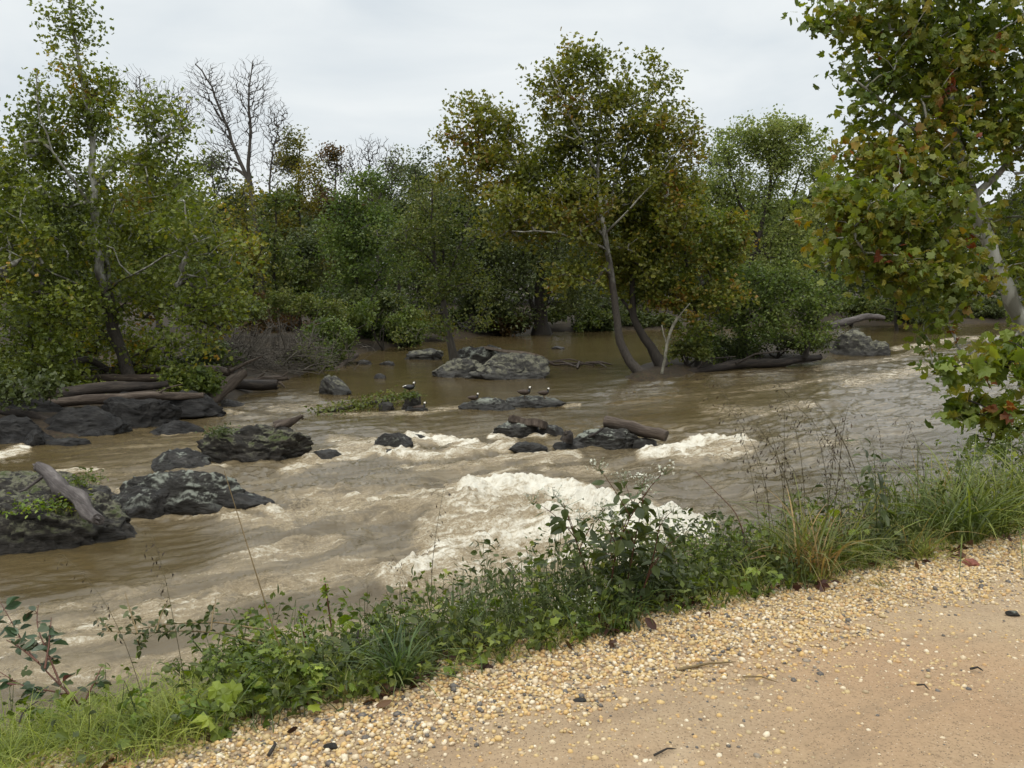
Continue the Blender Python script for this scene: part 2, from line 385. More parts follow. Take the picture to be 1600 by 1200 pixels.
def pebble_mat():
    t = NT('yellow_gravel'); g = t.n('ShaderNodeNewGeometry')
    c = t.ramp(g.outputs['Random Per Island'], [(0, (.06, .058, .055)), (.06, (.10, .095, .09)), (.10, (.27, .22, .16)), (.20, (.45, .34, .175)), (.42, (.54, .385, .170)), (.60, (.56, .36, .13)), (.70, (.45, .265, .12)), (.78, (.54, .41, .24)), (1, (.70, .61, .45))])
    n2 = t.noise(g.outputs['Position'], 160, 4, .65)
    c = t.mix(t.maprange(n2, .4, .7, 0, .45), c, (.32, .22, .12))
    p = t.pbsdf(c, .6, .35, t.bump(n2, .4, .003)); t.l(p.outputs[0], t.out.inputs[0]); return t.m
M['pebble'] = pebble_mat()

FLOW = nrm(np.array([-.88, -.48, 0]))
def water_mat():
    t = NT('muddy_river_water'); p_ = t.pos()
    mp = t.n('ShaderNodeMapping'); mp.vector_type = 'TEXTURE'; mp.inputs['Rotation'].default_value = (0, 0, math.atan2(.48, .88)); mp.inputs['Scale'].default_value = (2.9, 1, 1); t.l(p_, mp.inputs[0])
    q = mp.outputs[0]
    at_ = t.n('ShaderNodeAttribute', attribute_name='foam'); f = at_.outputs['Fac']
    rg = t.n('ShaderNodeAttribute', attribute_name='rough'); rf = rg.outputs['Fac']
    n1 = t.noise(q, 3.2, 8, .66, 1.1); n2 = t.noise(q, 8.0, 5, .6, .8); n3 = t.noise(q, .7, 4, .5, .5); n4 = t.noise(p_, 26, 5, .7, .4)
    nn = t.math('ADD', t.math('MULTIPLY', n1, .72), t.math('MULTIPLY', n4, .28))
    e = t.math('ADD', t.math('MULTIPLY', f, .92), t.math('MULTIPLY_ADD', nn, 3.0, -1.88))
    foam = t.math('MULTIPLY', t.maprange(e, -.02, .46), t.maprange(f, .02, .2))
    fl = t.math('MULTIPLY', t.maprange(t.noise(q, 13.0, 4, .7, .9), .62, .70), t.maprange(f, .22, .40)); foam = t.math('MAXIMUM', foam, t.math('MULTIPLY', fl, .8))
    n6 = t.noise(q, 4.2, 7, .62, 1.7); th = t.maprange(t.math('ABSOLUTE', t.math('SUBTRACT', n6, .5)), .0, .035, 1, 0)
    foam = t.math('MAXIMUM', foam, t.math('MULTIPLY', th, t.math('MULTIPLY', t.maprange(f, .12, .6), .75)))
    aer = t.math('MULTIPLY', t.maprange(e, -.38, .12), t.maprange(f, .05, .5))
    col = t.ramp(n3, [(.3, (.066, .046, .019)), (.55, (.080, .057, .0245)), (.75, (.096, .070, .032))])
    col = t.mix(t.maprange(rf, .1, .8, 0, .8), col, (.118, .091, .054))
    mp2 = t.n('ShaderNodeMapping'); mp2.vector_type = 'TEXTURE'; mp2.inputs['Rotation'].default_value = (0, 0, math.atan2(.48, .88)); mp2.inputs['Scale'].default_value = (7, 1, 1); t.l(p_, mp2.inputs[0])
    stk = t.noise(mp2.outputs[0], 3.0, 6, .62, .9)
    col = t.mix(t.math('MULTIPLY', t.maprange(stk, .50, .64, 0, .75), t.maprange(rf, .15, .5)), col, (.19, .148, .088)); col = t.mix(t.math('MULTIPLY', t.maprange(stk, .46, .34, 0, .5), t.maprange(rf, .15, .5)), col, (.070, .050, .024))
    col = t.mix(t.math('MULTIPLY', aer, .75), col, (.27, .205, .118))
    fcol = t.mix(t.maprange(t.math('MULTIPLY_ADD', n4, .5, e), .15, 1.0), (.38, .30, .185), (.64, .60, .50))
    col = t.mix(foam, col, fcol)
    rough = t.maprange(foam, 0, 1, .045, .6, False)
    h = t.math('ADD', t.math('MULTIPLY', n1, 1.0), t.math('MULTIPLY', n2, .45))
    h = t.math('MULTIPLY', h, t.maprange(rf, 0, .8, .22, 1.0, False))
    h = t.math('ADD', h, t.math('MULTIPLY', t.math('MULTIPLY', foam, n4), .9))
    nb = t.bump(h, .42, .09)
    p = t.pbsdf(col, rough, .5, nb); p.inputs['IOR'].default_value = 1.33
    t.l(p.outputs[0], t.out.inputs[0]); return t.m
M['water'] = water_mat()

# ---------------------------------------------------------------- the lie of the land
ED = np.array([.86, .5103]); EN = np.array([-.5103, .86]); E0 = np.array([-1.10, 2.84])
def edge_sn(x, y):
    dx, dy = x - E0[0], y - E0[1]
    return dx * ED[0] + dy * ED[1], dx * EN[0] + dy * EN[1]
def from_sn(s, n):
    return E0[0] + s * ED[0] + n * EN[0], E0[1] + s * ED[1] + n * EN[1]

def poly_sd(x, y, poly):
    """signed distance, positive inside the polygon"""
    x = np.asarray(x, float); y = np.asarray(y, float)
    d2 = np.full(x.shape, 1e18); ins = np.zeros(x.shape, bool)
    for (ax, ay), (bx, by) in zip(poly, np.roll(poly, -1, axis=0)):
        ex, ey = bx - ax, by - ay
        tt = np.clip(((x - ax) * ex + (y - ay) * ey) / (ex * ex + ey * ey + 1e-12), 0, 1)
        d2 = np.minimum(d2, (x - ax - tt * ex) ** 2 + (y - ay - tt * ey) ** 2)
        c = ((ay > y) != (by > y)) & (x < (bx - ax) * (y - ay) / (by - ay + 1e-12) + ax)
        ins ^= c
    d = np.sqrt(d2)
    return np.where(ins, d, -d)

FAR = np.array([at(*q)[:2] for q in [(-900, 735), (-200, 700), (0, 692), (120, 684), (235, 668), (320, 642), (395, 612), (450, 594), (500, 574), (560, 553), (650, 536), (800, 522), (900, 517), (1050, 515), (1300, 509), (1450, 506), (1800, 503)]] + [(900., 130.), (900., 900.), (-900., 900.), (-900., 18.)])
ISLE = np.array([at(*q)[:2] for q in [(975, 592), (1010, 596), (1060, 588), (1120, 576), (1200, 568), (1270, 566), (1300, 556), (1375, 546), (1370, 536), (1280, 538), (1150, 540), (1060, 552), (1000, 572)]])

def ground_z(x, y):
    x = np.atleast_1d(np.asarray(x, float)); y = np.atleast_1d(np.asarray(y, float))
    s, n = edge_sn(x, y)
    zn = PATH_Z - .05 - 3.0 * sstep(n, .5, 4.2) - .10 * sstep(n, .1, .6)
    sd = poly_sd(x, y, FAR)
    zf = np.where(sd > 0, .50 * (1 - np.exp(-np.maximum(sd, 0) / 1.2)) + .018 * np.maximum(sd, 0) + 5 * sstep(sd, 60, 220), np.maximum(sd * .5, -.75))
    si = poly_sd(x, y, ISLE)
    zi = np.where(si > 0, .45 * (1 - np.exp(-np.maximum(si, 0) / .8)), np.maximum(si * .5, -.75))
    z = np.maximum(np.maximum(zn, zf), zi)
    Q = np.stack([x, y, x * 0], 1)
    return z + .09 * fbm(Q * .9, 3) * sstep(n, .3, 1.5) + .015 * fbm(Q * 5, 2)

def spaced(lo, hi, n, a):
    t = np.linspace(math.asinh(lo / a), math.asinh(hi / a), n); return a * np.sinh(t)

def grid_faces(nr, nc):
    i = np.arange(nr - 1)[:, None]; j = np.arange(nc - 1)[None]
    return np.stack([i * nc + j, i * nc + j + 1, (i + 1) * nc + j + 1, (i + 1) * nc + j], -1).reshape(-1, 4)

def build_ground():
    xs = spaced(-900, 900, 520, 6.0); ys = spaced(-80, 900, 460, 6.0)
    X, Y = np.meshgrid(xs, ys); x, y = X.ravel(), Y.ravel()
    mb = MB(); mb.add(np.stack([x, y, ground_z(x, y)], 1), grid_faces(len(ys), len(xs)))
    tag(mb.build('ground', M['ground']), kind='structure')
build_ground()

def path_z(x, y):
    s, n = edge_sn(x, y); Q = np.stack([x, y, x * 0], 1)
    return PATH_Z + .022 * fbm(Q * .8, 3) - .03 * sstep(n, -.1, .25) - .16 * sstep(n, .2, .45)
def build_path():
    s = np.linspace(-14, 30, 520); n = np.linspace(-7, .45, 120)
    S, N = np.meshgrid(s, n); x, y = from_sn(S.ravel(), N.ravel())
    mb = MB(); mb.add(np.stack([x, y, path_z(x, y)], 1), grid_faces(len(n), len(s)))
    tag(mb.build('path', M['path']), kind='structure')
build_path()

# ---------------------------------------------------------------- river
def seg_d(px, py, pts, ky):
    d = np.full(px.shape, 1e9)
    for (ax, ay), (bx, by) in zip(pts[:-1], pts[1:]):
        ex, ey = bx - ax, (by - ay) * ky
        tt = np.clip(((px - ax) * ex + (py - ay) * ky * ey) / (ex * ex + ey * ey + 1e-9), 0, 1)
        d = np.minimum(d, np.hypot(px - ax - tt * ex, (py - ay) * ky - tt * ey))
    return d
# each: centre line of a patch of broken water or painted-in reflection (as seen from the path), half width, vertical squash, strength, rise of the water in metres
FOAM_AND_REFLECTION = [
 ([(735, 776), (800, 766), (870, 768), (925, 786), (955, 806)], 26, 1.3, 1.05, .10),
 ([(915, 800), (960, 822), (1030, 838), (1100, 856)], 30, 1.3, 1.15, .13),
 ([(880, 830), (930, 850), (1000, 868)], 60, 1.3, .85, .05),
 ([(720, 800), (800, 810), (880, 812)], 55, 1.5, .72, .06),
 ([(700, 850), (780, 850), (860, 850)], 70, 1.5, .68, .06),
 ([(630, 915), (700, 895), (780, 880), (880, 880)], 55, 1.6, .68, .05),
 ([(640, 905), (700, 880), (740, 850)], 16, 1.6, .75, .05),
 ([(780, 930), (880, 930)], 60, 1.6, .5, .03),
 ([(1010, 716), (1060, 707), (1105, 690), (1160, 693)], 17, 1.6, .95, .08),
 ([(1060, 715), (1120, 712), (1165, 700)], 26, 1.8, .6, .04),
 ([(642, 688), (690, 690), (735, 697)], 15, 1.7, .95, .07),
 ([(600, 716), (690, 716), (770, 702), (800, 700)], 13, 2.0, .75, .05),
 ([(450, 742), (480, 725), (520, 712), (590, 708)], 22, 1.8, .6, .05),
 ([(530, 690), (580, 697), (640, 705)], 26, 1.8, .5, .03),
 ([(640, 735), (720, 735), (800, 722), (900, 715)], 18, 2.2, .50, .03),
 ([(700, 760), (790, 740), (860, 725)], 12, 2.2, .50, .03),
 ([(770, 684), (815, 683), (850, 684)], 9, 1.6, .8, .03),
 ([(855, 740), (950, 738)], 16, 2.0, .42, .02),
 ([(95, 739), (150, 733)], 10, 1.7, .62, .02),
 ([(-40, 722), (0, 712), (35, 702)], 13, 1.6, .75, .03),
 ([(345, 800), (410, 800), (450, 812)], 14, 1.8, .8, .04),
 ([(360, 815), (440, 825)], 26, 1.8, .45, .03),
 ([(255, 680), (310, 676)], 7, 1.5, .5, .01),
 ([(0, 975), (200, 930), (380, 880), (520, 850)], 42, 2.0, .42, .03),
 ([(0, 1020), (200, 980), (420, 930), (600, 900)], 60, 1.8, .43, .03),
 ([(0, 1070), (200, 1050), (450, 1000)], 50, 1.8, .43, .02),
 ([(480, 1000), (600, 980), (700, 950)], 45, 1.8, .43, .02),
 ([(480, 800), (620, 790), (720, 780)], 60, 2.2, .50, .03),
 ([(1110, 640), (1180, 646), (1260, 632)], 26, 2.2, .34, .01),
 ([(1250, 700), (1330, 690)], 30, 2.2, .30, .0),
 ([(500, 646), (600, 648), (700, 636)], 10, 2.0, .38, .01),  # calm grey reflection streak, painted in as pale foam
 ([(430, 640), (520, 630), (460, 618)], 18, 2.0, .34, .01),
 ([(1280, 575), (1400, 560), (1450, 545)], 16, 2.5, .34, .0),
 ([(1330, 600), (1450, 575), (1620, 560)], 30, 2.6, .46, .02),
 ([(1400, 545), (1500, 530), (1620, 525)], 14, 2.6, .5, .01),
 ([(1180, 610), (1320, 590)], 18, 2.6, .34, .01),
 ([(990, 590), (930, 575), (960, 570)], 8, 2.0, .3, .0),
 ([(880, 634), (905, 632)], 6, 2.0, .5, .01),
 ([(640, 648), (670, 645), (720, 636)], 8, 2.0, .5, .01),
]
# ([(line)], half width, squash, agitation)
AGIT = [([(300, 860), (700, 850), (950, 850)], 330, 1.6, .9), ([(450, 730), (800, 710), (1150, 700)], 110, 1.8, .55), ([(0, 990), (600, 960)], 220, 1.6, .6),
        ([(1150, 700), (1500, 600), (1700, 560)], 160, 2.0, .55), ([(350, 660), (520, 620)], 60, 2, .4), ([(1000, 620), (1300, 590)], 90, 2.2, .38)]
CALM = [([(40, 900), (250, 860)], 140, 2.4, .6), ([(560, 590), (700, 590), (1000, 560)], 140, 3.0, .5)]

def build_water():
    ys = 3.0 * np.exp(np.linspace(0, math.log(150 / 3.0), 760))
    t = np.concatenate([np.linspace(-2.2, -.68, 60)[:-1], np.linspace(-.68, .68, 760), np.linspace(.68, 2.4, 60)[1:]])
    T, Y = np.meshgrid(t, ys); x = (T * Y).ravel(); y = Y.ravel()
    px, py = proj(np.stack([x, y, x * 0], 1))
    foam = np.zeros(len(x)); rise = np.zeros(len(x)); ag = np.full(len(x), .16)
    wx = fbm(np.stack([x * .8, y * .8, x * 0 + 3], 1), 3); wy = fbm(np.stack([x * .8, y * .8, x * 0 + 9], 1), 3)
    sc = 1386 / np.maximum(y, 3)
    pxw = px + wx * .22 * sc * .5; pyw = py + wy * .06 * sc * .5
    for pts, w, ky, st, up in FOAM_AND_REFLECTION:
        d = seg_d(pxw, pyw, pts, ky); k = sstep(1.35 - d / w, 0, 1.1)
        foam = np.maximum(foam, st * k); rise += up * k
    for pts, w, ky, a in AGIT: ag = np.maximum(ag, a * sstep(1.3 - seg_d(px, py, pts, ky) / w, 0, 1.0))
    for pts, w, ky, a in CALM:
        k = sstep(1.3 - seg_d(px, py, pts, ky) / w, 0, 1.0); ag = ag * (1 - .85 * k * a / .6); foam = foam * (1 - k * .9)
    # water piles up and froths where the current meets the rocks, and trails off below them
    for cx, cy_, w_, d_ in ROCKS:
        near = (np.abs(x - cx) < w_ * 2.2 + 2) & (np.abs(y - cy_) < d_ * 2 + 2)
        if not near.any(): continue
        xx, yy = x[near] - cx, y[near] - cy_; a_ = sstep(ag[near], .2, .5)
        dn = np.hypot(xx / (w_ * .5), yy / (d_ * .5)) + .35 * wx[near]
        al = (xx * FLOW[0] + yy * FLOW[1]) / (w_ * .5)
        ring = np.exp(-((dn - 1.08) / .22) ** 2) * (.42 + .22 * np.clip(-al, -1, 1))
        ac = (-xx * FLOW[1] + yy * FLOW[0]) / (d_ * .5)
        wake = .36 * np.exp(-(ac / .8) ** 2) * sstep(al, .6, 1.2) * (1 - sstep(al, 1.5, 4.5))
        foam[near] = np.maximum(foam[near], np.maximum(ring, wake) * a_ * (.7 + wy[near])); rise[near] += .05 * np.exp(-((dn - 1.15) / .3) ** 2) * np.clip(-al, 0, 1) * a_
    rot = math.atan2(-.48, -.88); c, s_ = math.cos(rot), math.sin(rot)
    u = x * c + y * s_; v = -x * s_ + y * c
    wu = noise3(np.stack([u * .3, v * .3, u * 0], 1)) * 1.2
    q = np.stack([(u + wu) * .42, (v + wu * .6) * 1.15, u * 0], 1)
    w1 = fbm(q, 2); w2 = fbm(q * 2.6 + 5, 3, ridged=True); w3 = fbm(q * 7 + 9, 2)
    fade = np.clip(30 / y, .25, 1)
    z = ag * (.19 * w1 + .085 * (w2 - .4) + .020 * w3 * fade) + .004 * w3
    lump = fbm(np.stack([x * 2.2, y * 2.2, x * 0 + 4], 1), 4)
    crest = fbm(np.stack([x * 3.6, y * 3.6, x * 0 + 8], 1), 4, .55, ridged=True)
    z += rise * (.7 + .6 * lump + .22 * (crest - .5)) + np.clip(foam - .2, 0, 1) * (.10 * lump + .04 * (crest - .5))
    # the smooth tongue that pours over the drop just before the white water
    dt = seg_d(px, py, [(985, 800), (1060, 822), (1150, 850)], 1.4); z += .16 * sstep(1.2 - dt / 75, 0, 1.1)
    z -= .10 * sstep(1.2 - seg_d(px, py, [(840, 800), (900, 822), (985, 852)], 1.4) / 26, 0, 1.1)
    mb = MB(); mb.add(np.stack([x, y, z], 1), grid_faces(len(ys), len(t)))
    tag(mb.build('river', M['water'], attr={'foam': foam, 'rough': ag}), kind='structure')
# ---------------------------------------------------------------- rocks
def ico(level):
    bm = bmesh.new(); bmesh.ops.create_icosphere(bm, subdivisions=level, radius=1)
    bm.verts.ensure_lookup_table(); V = np.array([v.co[:] for v in bm.verts]); Fc = np.array([[v.index for v in f.verts] for f in bm.faces]); bm.free()
    return V, Fc
ICO = {k: ico(k) for k in (1, 2, 4, 5, 6)}

def rock_verts(w, d, h, seed, level=5, facets=9, rough=.12, tilt=0.0, sink=.35):
    rough = rough * .72
    R = np.random.default_rng(seed); V, Fc = ICO[level]; V = V.copy()
    V *= (1 + .22 * fbm(V * 1.3 + seed * 7.1, 3))[:, None]
    for k in range(facets):
        dr = nrm(R.normal(size=3) * np.array([1, 1, .9])); off = R.uniform(.52, .85)
        q = V @ dr; V -= np.maximum(q - off, 0)[:, None] * dr * .92
    # bedding: shelves that lean with the strata
    bd = nrm(np.array([R.normal() * .35 + tilt, R.normal() * .3, 1.0]))
    c = V @ bd + .07 * fbm(V * 2.2 + seed, 3)
    fr = (c * 5.2) % 1.0
    V += nrm(V) * ((sstep(fr, 0, .6) - .5) * .032)[:, None]
    V += nrm(V) * (rough * fbm(V * 2.6 + seed * 3.3, 5, .55))[:, None]
    V += nrm(V) * (rough * .35 * fbm(V * 6 + seed * 1.3, 4, .6, ridged=True) - rough * .2)[:, None]
    V -= nrm(V) * (.045 * sstep(fbm(V * np.array([2.2, 2.2, 4.5]) + seed * 4.7, 3, .5, ridged=True), .95, 1.35))[:, None]
    zz = (V[:, 2] - V[:, 2].min()) / np.ptp(V[:, 2]); V[:, 2] = np.where(zz > .45, V[:, 2].min() + np.ptp(V[:, 2]) * (.45 + .55 * (1 - (1 - np.clip((zz - .45) / .55, 0, 1)) ** 1.55)), V[:, 2]); V[:, 2] += .09 * np.ptp(V[:, 2]) * fbm(V[:, :3] * np.array([2.2, 2.2, .4]) + seed * 2.1, 3) * (zz > .45) * sstep(zz, .45, .7); fl_ = 1.1 - .30 * np.clip((zz - .42) / .58, 0, 1) ** 1.3; V[:, 0] *= fl_; V[:, 1] *= fl_
    V[:, 0] *= w / np.ptp(V[:, 0]); V[:, 1] *= d / np.ptp(V[:, 1])
    V[:, 0] -= (V[:, 0].max() + V[:, 0].min()) / 2; V[:, 1] -= (V[:, 1].max() + V[:, 1].min()) / 2
    tot = h * (1 + sink)
    V[:, 2] = (V[:, 2] - V[:, 2].max()) * (tot / np.ptp(V[:, 2])) + h
    return V, Fc

ROCKS = []
def rock(label, x0, x1, yt, yb, mat='rock', depth=.6, seed=1, level=5, facets=9, rough=.12, tilt=0.0, group=None, name='river_rock', sink=.8, cat='rock', z=0.0):
    near = at((x0 + x1) / 2, yb, z); Y = near[1]; w = (x1 - x0) / F * Y * 1.06; d = max(depth * w, .25)
    cy_ = Y + d * .38
    h = max(P(0, yt, cy_)[2] - z, .06) * 1.06
    cx = ((x0 + x1) / 2 - 800) / F * cy_
    V, Fc = rock_verts(w, d, h, seed, level, facets, rough, tilt, sink); ROCKS.append((cx, cy_, w, d))
    mb = MB(); mb.add(V + np.array([cx, cy_, z]), Fc)
    o = mb.build(name, M[mat], origin=(cx, cy_, z))
    return tag(o, label, cat, group), np.array([cx, cy_, h]), (w, d)

rk = rock
A_, Ac, Aw = rk('big mossy boulder in the left of the river with a grey log lying across it', -110, 190, 772, 866, 'rock_moss', .6, 3, 6, 8, .13)
rk('lichen spotted rock ridge just behind the big mossy boulder at the left', -60, 180, 735, 795, 'rock_moss', .5, 8, 5, 8, .14)
rk('long low dark rock shelf right of the big mossy boulder', 150, 385, 738, 806, 'rock', .42, 21, 6, 5, .09, .1)
rk('flat wet rock tip tapering into the water beside the low rock shelf', 300, 440, 768, 803, 'rock_wet', .5, 31)
rk('dark wet rock shoulder joining the big mossy boulder to the low rock shelf', 140, 262, 764, 812, 'rock_wet', .5, 32, 5)
B_, Bc, Bw = rk('mossy topped boulder in mid river with a short driftwood stub on it', 308, 482, 664, 724, 'rock_moss', .55, 12, 6, 10, .13)
rk('low brown wet rock leaning against the left of the mossy topped boulder', 226, 322, 704, 739, 'rock_wet', .6, 14)
rk('small dark rock in the white water right of the mossy topped boulder', 484, 531, 703, 719, 'rock_wet', .7, 16, 4)
rk('blocky dark rock with a thin spill of water at its right end', 578, 644, 678, 706, 'rock_wet', .6, 18, 5, 12)
rk('small wet rock in front of the blocky dark rock', 592, 625, 702, 714, 'rock_wet', .7, 19, 4)
rk('low rounded rock behind the spill of the blocky dark rock', 636, 664, 678, 688, 'rock_wet', .8, 20, 4)
C1, C1c, C1w = rk('long flat rock with a single duck on its left end', 716, 806, 622, 642, 'rock', .5, 22, 5, 7)
C2, C2c, C2w = rk('long flat rock carrying two ducks side by side', 790, 884, 620, 637, 'rock', .5, 24, 5, 7)
D_, Dc, Dw = rk('mossy stump shaped rock with a black and white duck on top', 624, 657, 612, 642, 'rock_moss', .9, 26, 5, 5, .2)
rk('low ledge at the foot of the mossy stump shaped rock', 630, 668, 634, 645, 'rock_wet', .8, 27, 4)
rk('small grassy rock left of the mossy stump shaped rock', 590, 614, 628, 642, 'rock_moss', .8, 28, 4)
rk('pale tilted rock wedge standing in the riffle near the left bank', 494, 547, 587, 618, 'rock_pale', .7, 30, 5, 12, .1, .8)
E1, E1c, E1w = rk('large pale grey boulder in the quiet pool with a plank resting on it', 722, 858, 553, 593, 'rock_pale', .6, 33, 6, 9, .11, .3)
rk('sloping grey rock at the left foot of the small pool tree', 676, 762, 560, 590, 'rock_pale', .6, 35, 5, 9, .1)
E3, E3c, E3w = rk('dark hump of rock behind the pool tree and the plank', 702, 800, 540, 570, 'rock', .6, 37, 5)
rk('low pale rock furthest left in the quiet pool', 630, 692, 545, 562, 'rock_pale', .6, 39, 5)
G1, G1c, G1w = rk('dark rounded rock under the left end of the short square plank', 768, 846, 657, 685, 'rock', .6, 41, 5)
rk('low wet rock in the foam line below the plank rock', 795, 856, 690, 706, 'rock_wet', .6, 43, 5)
rk('small knobbly rock between the plank rock and the log rock', 838, 884, 664, 684, 'rock_wet', .6, 45, 4)
H1, H1c, H1w = rk('broad dark rock under the thick brown log', 888, 1012, 668, 702, 'rock', .6, 47, 6)
rk('wet rock at the right foot of the broad log rock', 976, 1032, 684, 700, 'rock_wet', .6, 49, 4)
rk('low wet rock left of the broad log rock', 866, 930, 688, 704, 'rock_wet', .5, 50, 4)
rk('pale jagged rock pile at the right tip of the tree island', 1296, 1372, 516, 556, 'rock_pale', .6, 51, 5, 12, .16, .5)
rk('low grey slab sloping into the current off the tip of the tree island', 1326, 1388, 532, 556, 'rock_pale', .5, 53, 5, 9, .12, .4)
for i, (a, b, c, d) in enumerate([(592, 616, 564, 571), (582, 602, 584, 592), (862, 882, 541, 546), (556, 580, 562, 570)]):
    rk('small dark stone just breaking the surface of the brown pool', a, b, c, d, 'rock_wet', .8, 60 + i, 4, group='small stones in the quiet pool')
# rocks along the foot of the left bank, the foliage shade painted into their colour
rk('rock ledge painted black for the shade under the left sycamore', -120, 175, 620, 666, 'dark_rock_painted_shade', .3, 68, 5, z=.1)  # this ledge and the next are added to blacken the bank where foliage shade falls
rk('rock shelf painted shade black behind the dark root log on the left bank', 125, 345, 613, 649, 'dark_rock_painted_shade', .3, 69, 5, z=.1)
rk('large dark wet rock at the foot of the left bank, cut by the picture edge', -60, 75, 652, 694, 'dark_rock_painted_shade', .6, 71, 5)
rk('rounded dark boulder in front of the bank rocks at far left', 18, 64, 672, 697, 'dark_rock_painted_shade', .7, 73, 5)
rk('long dark rock shelf under the overhanging tree on the left bank', 40, 190, 636, 682, 'dark_rock_painted_shade', .5, 75, 5)
rk('dark block of rock beneath the roots of the left bank tree', 140, 270, 622, 670, 'dark_rock_painted_shade', .5, 77, 5)
rk('low rock lapped by white water below the left bank tree', 226, 312, 658, 681, 'dark_rock_painted_shade', .5, 79, 5)
rk('dark rock under the leaning broken trunk', 235, 350, 612, 650, 'dark_rock_painted_shade', .5, 81, 5)
rk('small flat grey rock at the foot of the leaning broken trunk', 340, 378, 624, 637, 'dark_rock_painted_shade', .7, 83, 4)
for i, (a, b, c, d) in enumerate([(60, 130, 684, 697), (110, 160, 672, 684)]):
    rk('low wet stone in the shadowed water by the left bank', a, b, c, d, 'dark_rock_painted_shade', .5, 90 + i, 4, group='low stones under the left bank')

build_water()

# ---------------------------------------------------------------- driftwood
def wood(label, pts, rad, mat='log', sides=16, wob=.2, seed=1, name='log', cat='log', branches=(), group=None, n=22, jag=.25):
    pts = np.asarray(pts, float); t = np.linspace(0, 1, len(pts)); tt = np.linspace(0, 1, n)
    Q = np.stack([np.interp(tt, t, pts[:, k]) for k in range(3)], 1)
    for _ in range(2): Q[1:-1] = .25 * Q[:-2] + .5 * Q[1:-1] + .25 * Q[2:]
    L = np.linalg.norm(pts[-1] - pts[0])
    Rr = np.interp(tt, np.linspace(0, 1, len(np.atleast_1d(rad))), np.atleast_1d(rad))
    Q += .022 * L * np.stack([noise3(np.stack([tt * 4 + seed, tt * 0 + k, tt * 0], 1)) for k in range(3)], 1)
    mb = MB(); tube(mb, Q, Rr, sides, 0, wob, seed)
    R = np.random.default_rng(seed)
    # splintered ends
    for e, dr in ((Q[0], nrm(Q[0] - Q[1])), (Q[-1], nrm(Q[-1] - Q[-2]))):
        for k in range(4):
            o = nrm(np.cross(dr, R.normal(size=3))) * Rr.mean() * R.uniform(.2, .7)
            tube(mb, [e + o - dr * .05, e + o + dr * Rr.mean() * jag * R.uniform(.5, 2)], [Rr.mean() * .35, .004], 5)
    for bp, br in branches:
        bp = np.asarray(bp, float); k = 7; s = np.linspace(0, 1, len(bp)); ss = np.linspace(0, 1, k)
        tube(mb, np.stack([np.interp(ss, s, bp[:, j]) for j in range(3)], 1), np.linspace(br, br * .3, k), 8, 0, wob * .7, seed + 2)
    o = mb.build(name, M[mat], origin=Q[0])
    # local z runs along the log so that the grain follows it
    rot = Vector(tuple(Q[-1] - Q[0])).to_track_quat('Z', 'Y'); o.data.transform(rot.inverted().to_matrix().to_4x4()); o.rotation_euler = rot.to_euler()
    return tag(o, label, cat, group)

Ya = Ac[1]
wood('grey weathered log lying diagonally across the big mossy boulder', [P(60, 729, Ya + .9), P(110, 772, Ya + .1), P(153, 812, Ya - .75)], [.075, .125, .115, .085], 'log_grey', seed=3, wob=.22, jag=.6, branches=[([P(70, 742, Ya + .7), P(40, 765, Ya + .5), P(24, 770, Ya + .4)], .03)])
Yb = Bc[1]
wood('short broken driftwood stub pointing up on the mossy topped boulder', [P(430, 667, Yb + .2), P(452, 661, Yb + .2), P(473, 650, Yb + .2)], [.13, .10, .03], 'log', 10, seed=5, branches=[([P(436, 664, Yb), P(430, 668, Yb - .2)], .05)], name='driftwood', cat='driftwood')
Yh = H1c[1]
wood('thick brown log propped on the broad dark mid river rock', [P(946, 659, Yh + .3), P(995, 670, Yh), P(1041, 681, Yh - .3)], [.15, .155, .13], 'log', 16, seed=7, jag=.15)
wood('thin dead stick leaning on the broad log rock', [P(920, 683, Yh - .5), P(935, 675, Yh - .4), P(943, 668, Yh - .3)], [.035, .03, .012], 'log_dark', 7, seed=8, name='stick', cat='stick')
wood('knotty root stub wedged left of the broad log rock', [P(884, 690, Yh - .6), P(888, 680, Yh - .6), P(886, 674, Yh - .6)], [.16, .12, .07], 'log_dark', 9, .3, seed=9, name='root_stub', cat='driftwood')

def plank(label, pa, pb, width, thick, mat='plank', name='plank', roll=.25):
    pa, pb = np.asarray(pa), np.asarray(pb); T = nrm(pb - pa); S = nrm(np.cross(T, [0, 0, 1])); U = np.cross(S, T)
    S, U = S * math.cos(roll) + U * math.sin(roll), U * math.cos(roll) - S * math.sin(roll)
    bm = bmesh.new(); n = 9; L = np.linalg.norm(pb - pa); R = np.random.default_rng(3); rows = []
    for k in range(n):
        c = pa + T * L * k / (n - 1) + U * .02 * math.sin(k * 1.3)
        w2, t2 = width / 2 * R.uniform(.93, 1.03), thick / 2 * R.uniform(.9, 1.05)
        rows.append([bm.verts.new(tuple(c + S * a * w2 + U * b * t2 - pa)) for a, b in ((-1, -1), (1, -1), (1, 1), (-1, 1))])
    for k in range(n - 1):
        for j in range(4): bm.faces.new((rows[k][j], rows[k][(j + 1) % 4], rows[k + 1][(j + 1) % 4], rows[k + 1][j]))
    bm.faces.new(rows[0][::-1]); bm.faces.new(rows[-1])
    bmesh.ops.recalc_face_normals(bm, faces=bm.faces)
    bmesh.ops.bevel(bm, geom=[e for e in bm.edges if e.calc_length() > .01 and len(e.link_faces) == 2 and e.calc_face_angle(0) > .8], offset=min(thick, width) * .12, segments=2, affect='EDGES')
    me = bpy.data.meshes.new(name); bm.to_mesh(me); bm.free(); me.materials.append(M[mat])
    o = bpy.data.objects.new(name, me); COL.objects.link(o); o.location = tuple(pa)
    return tag(o, label, 'plank')
Yg = G1c[1]
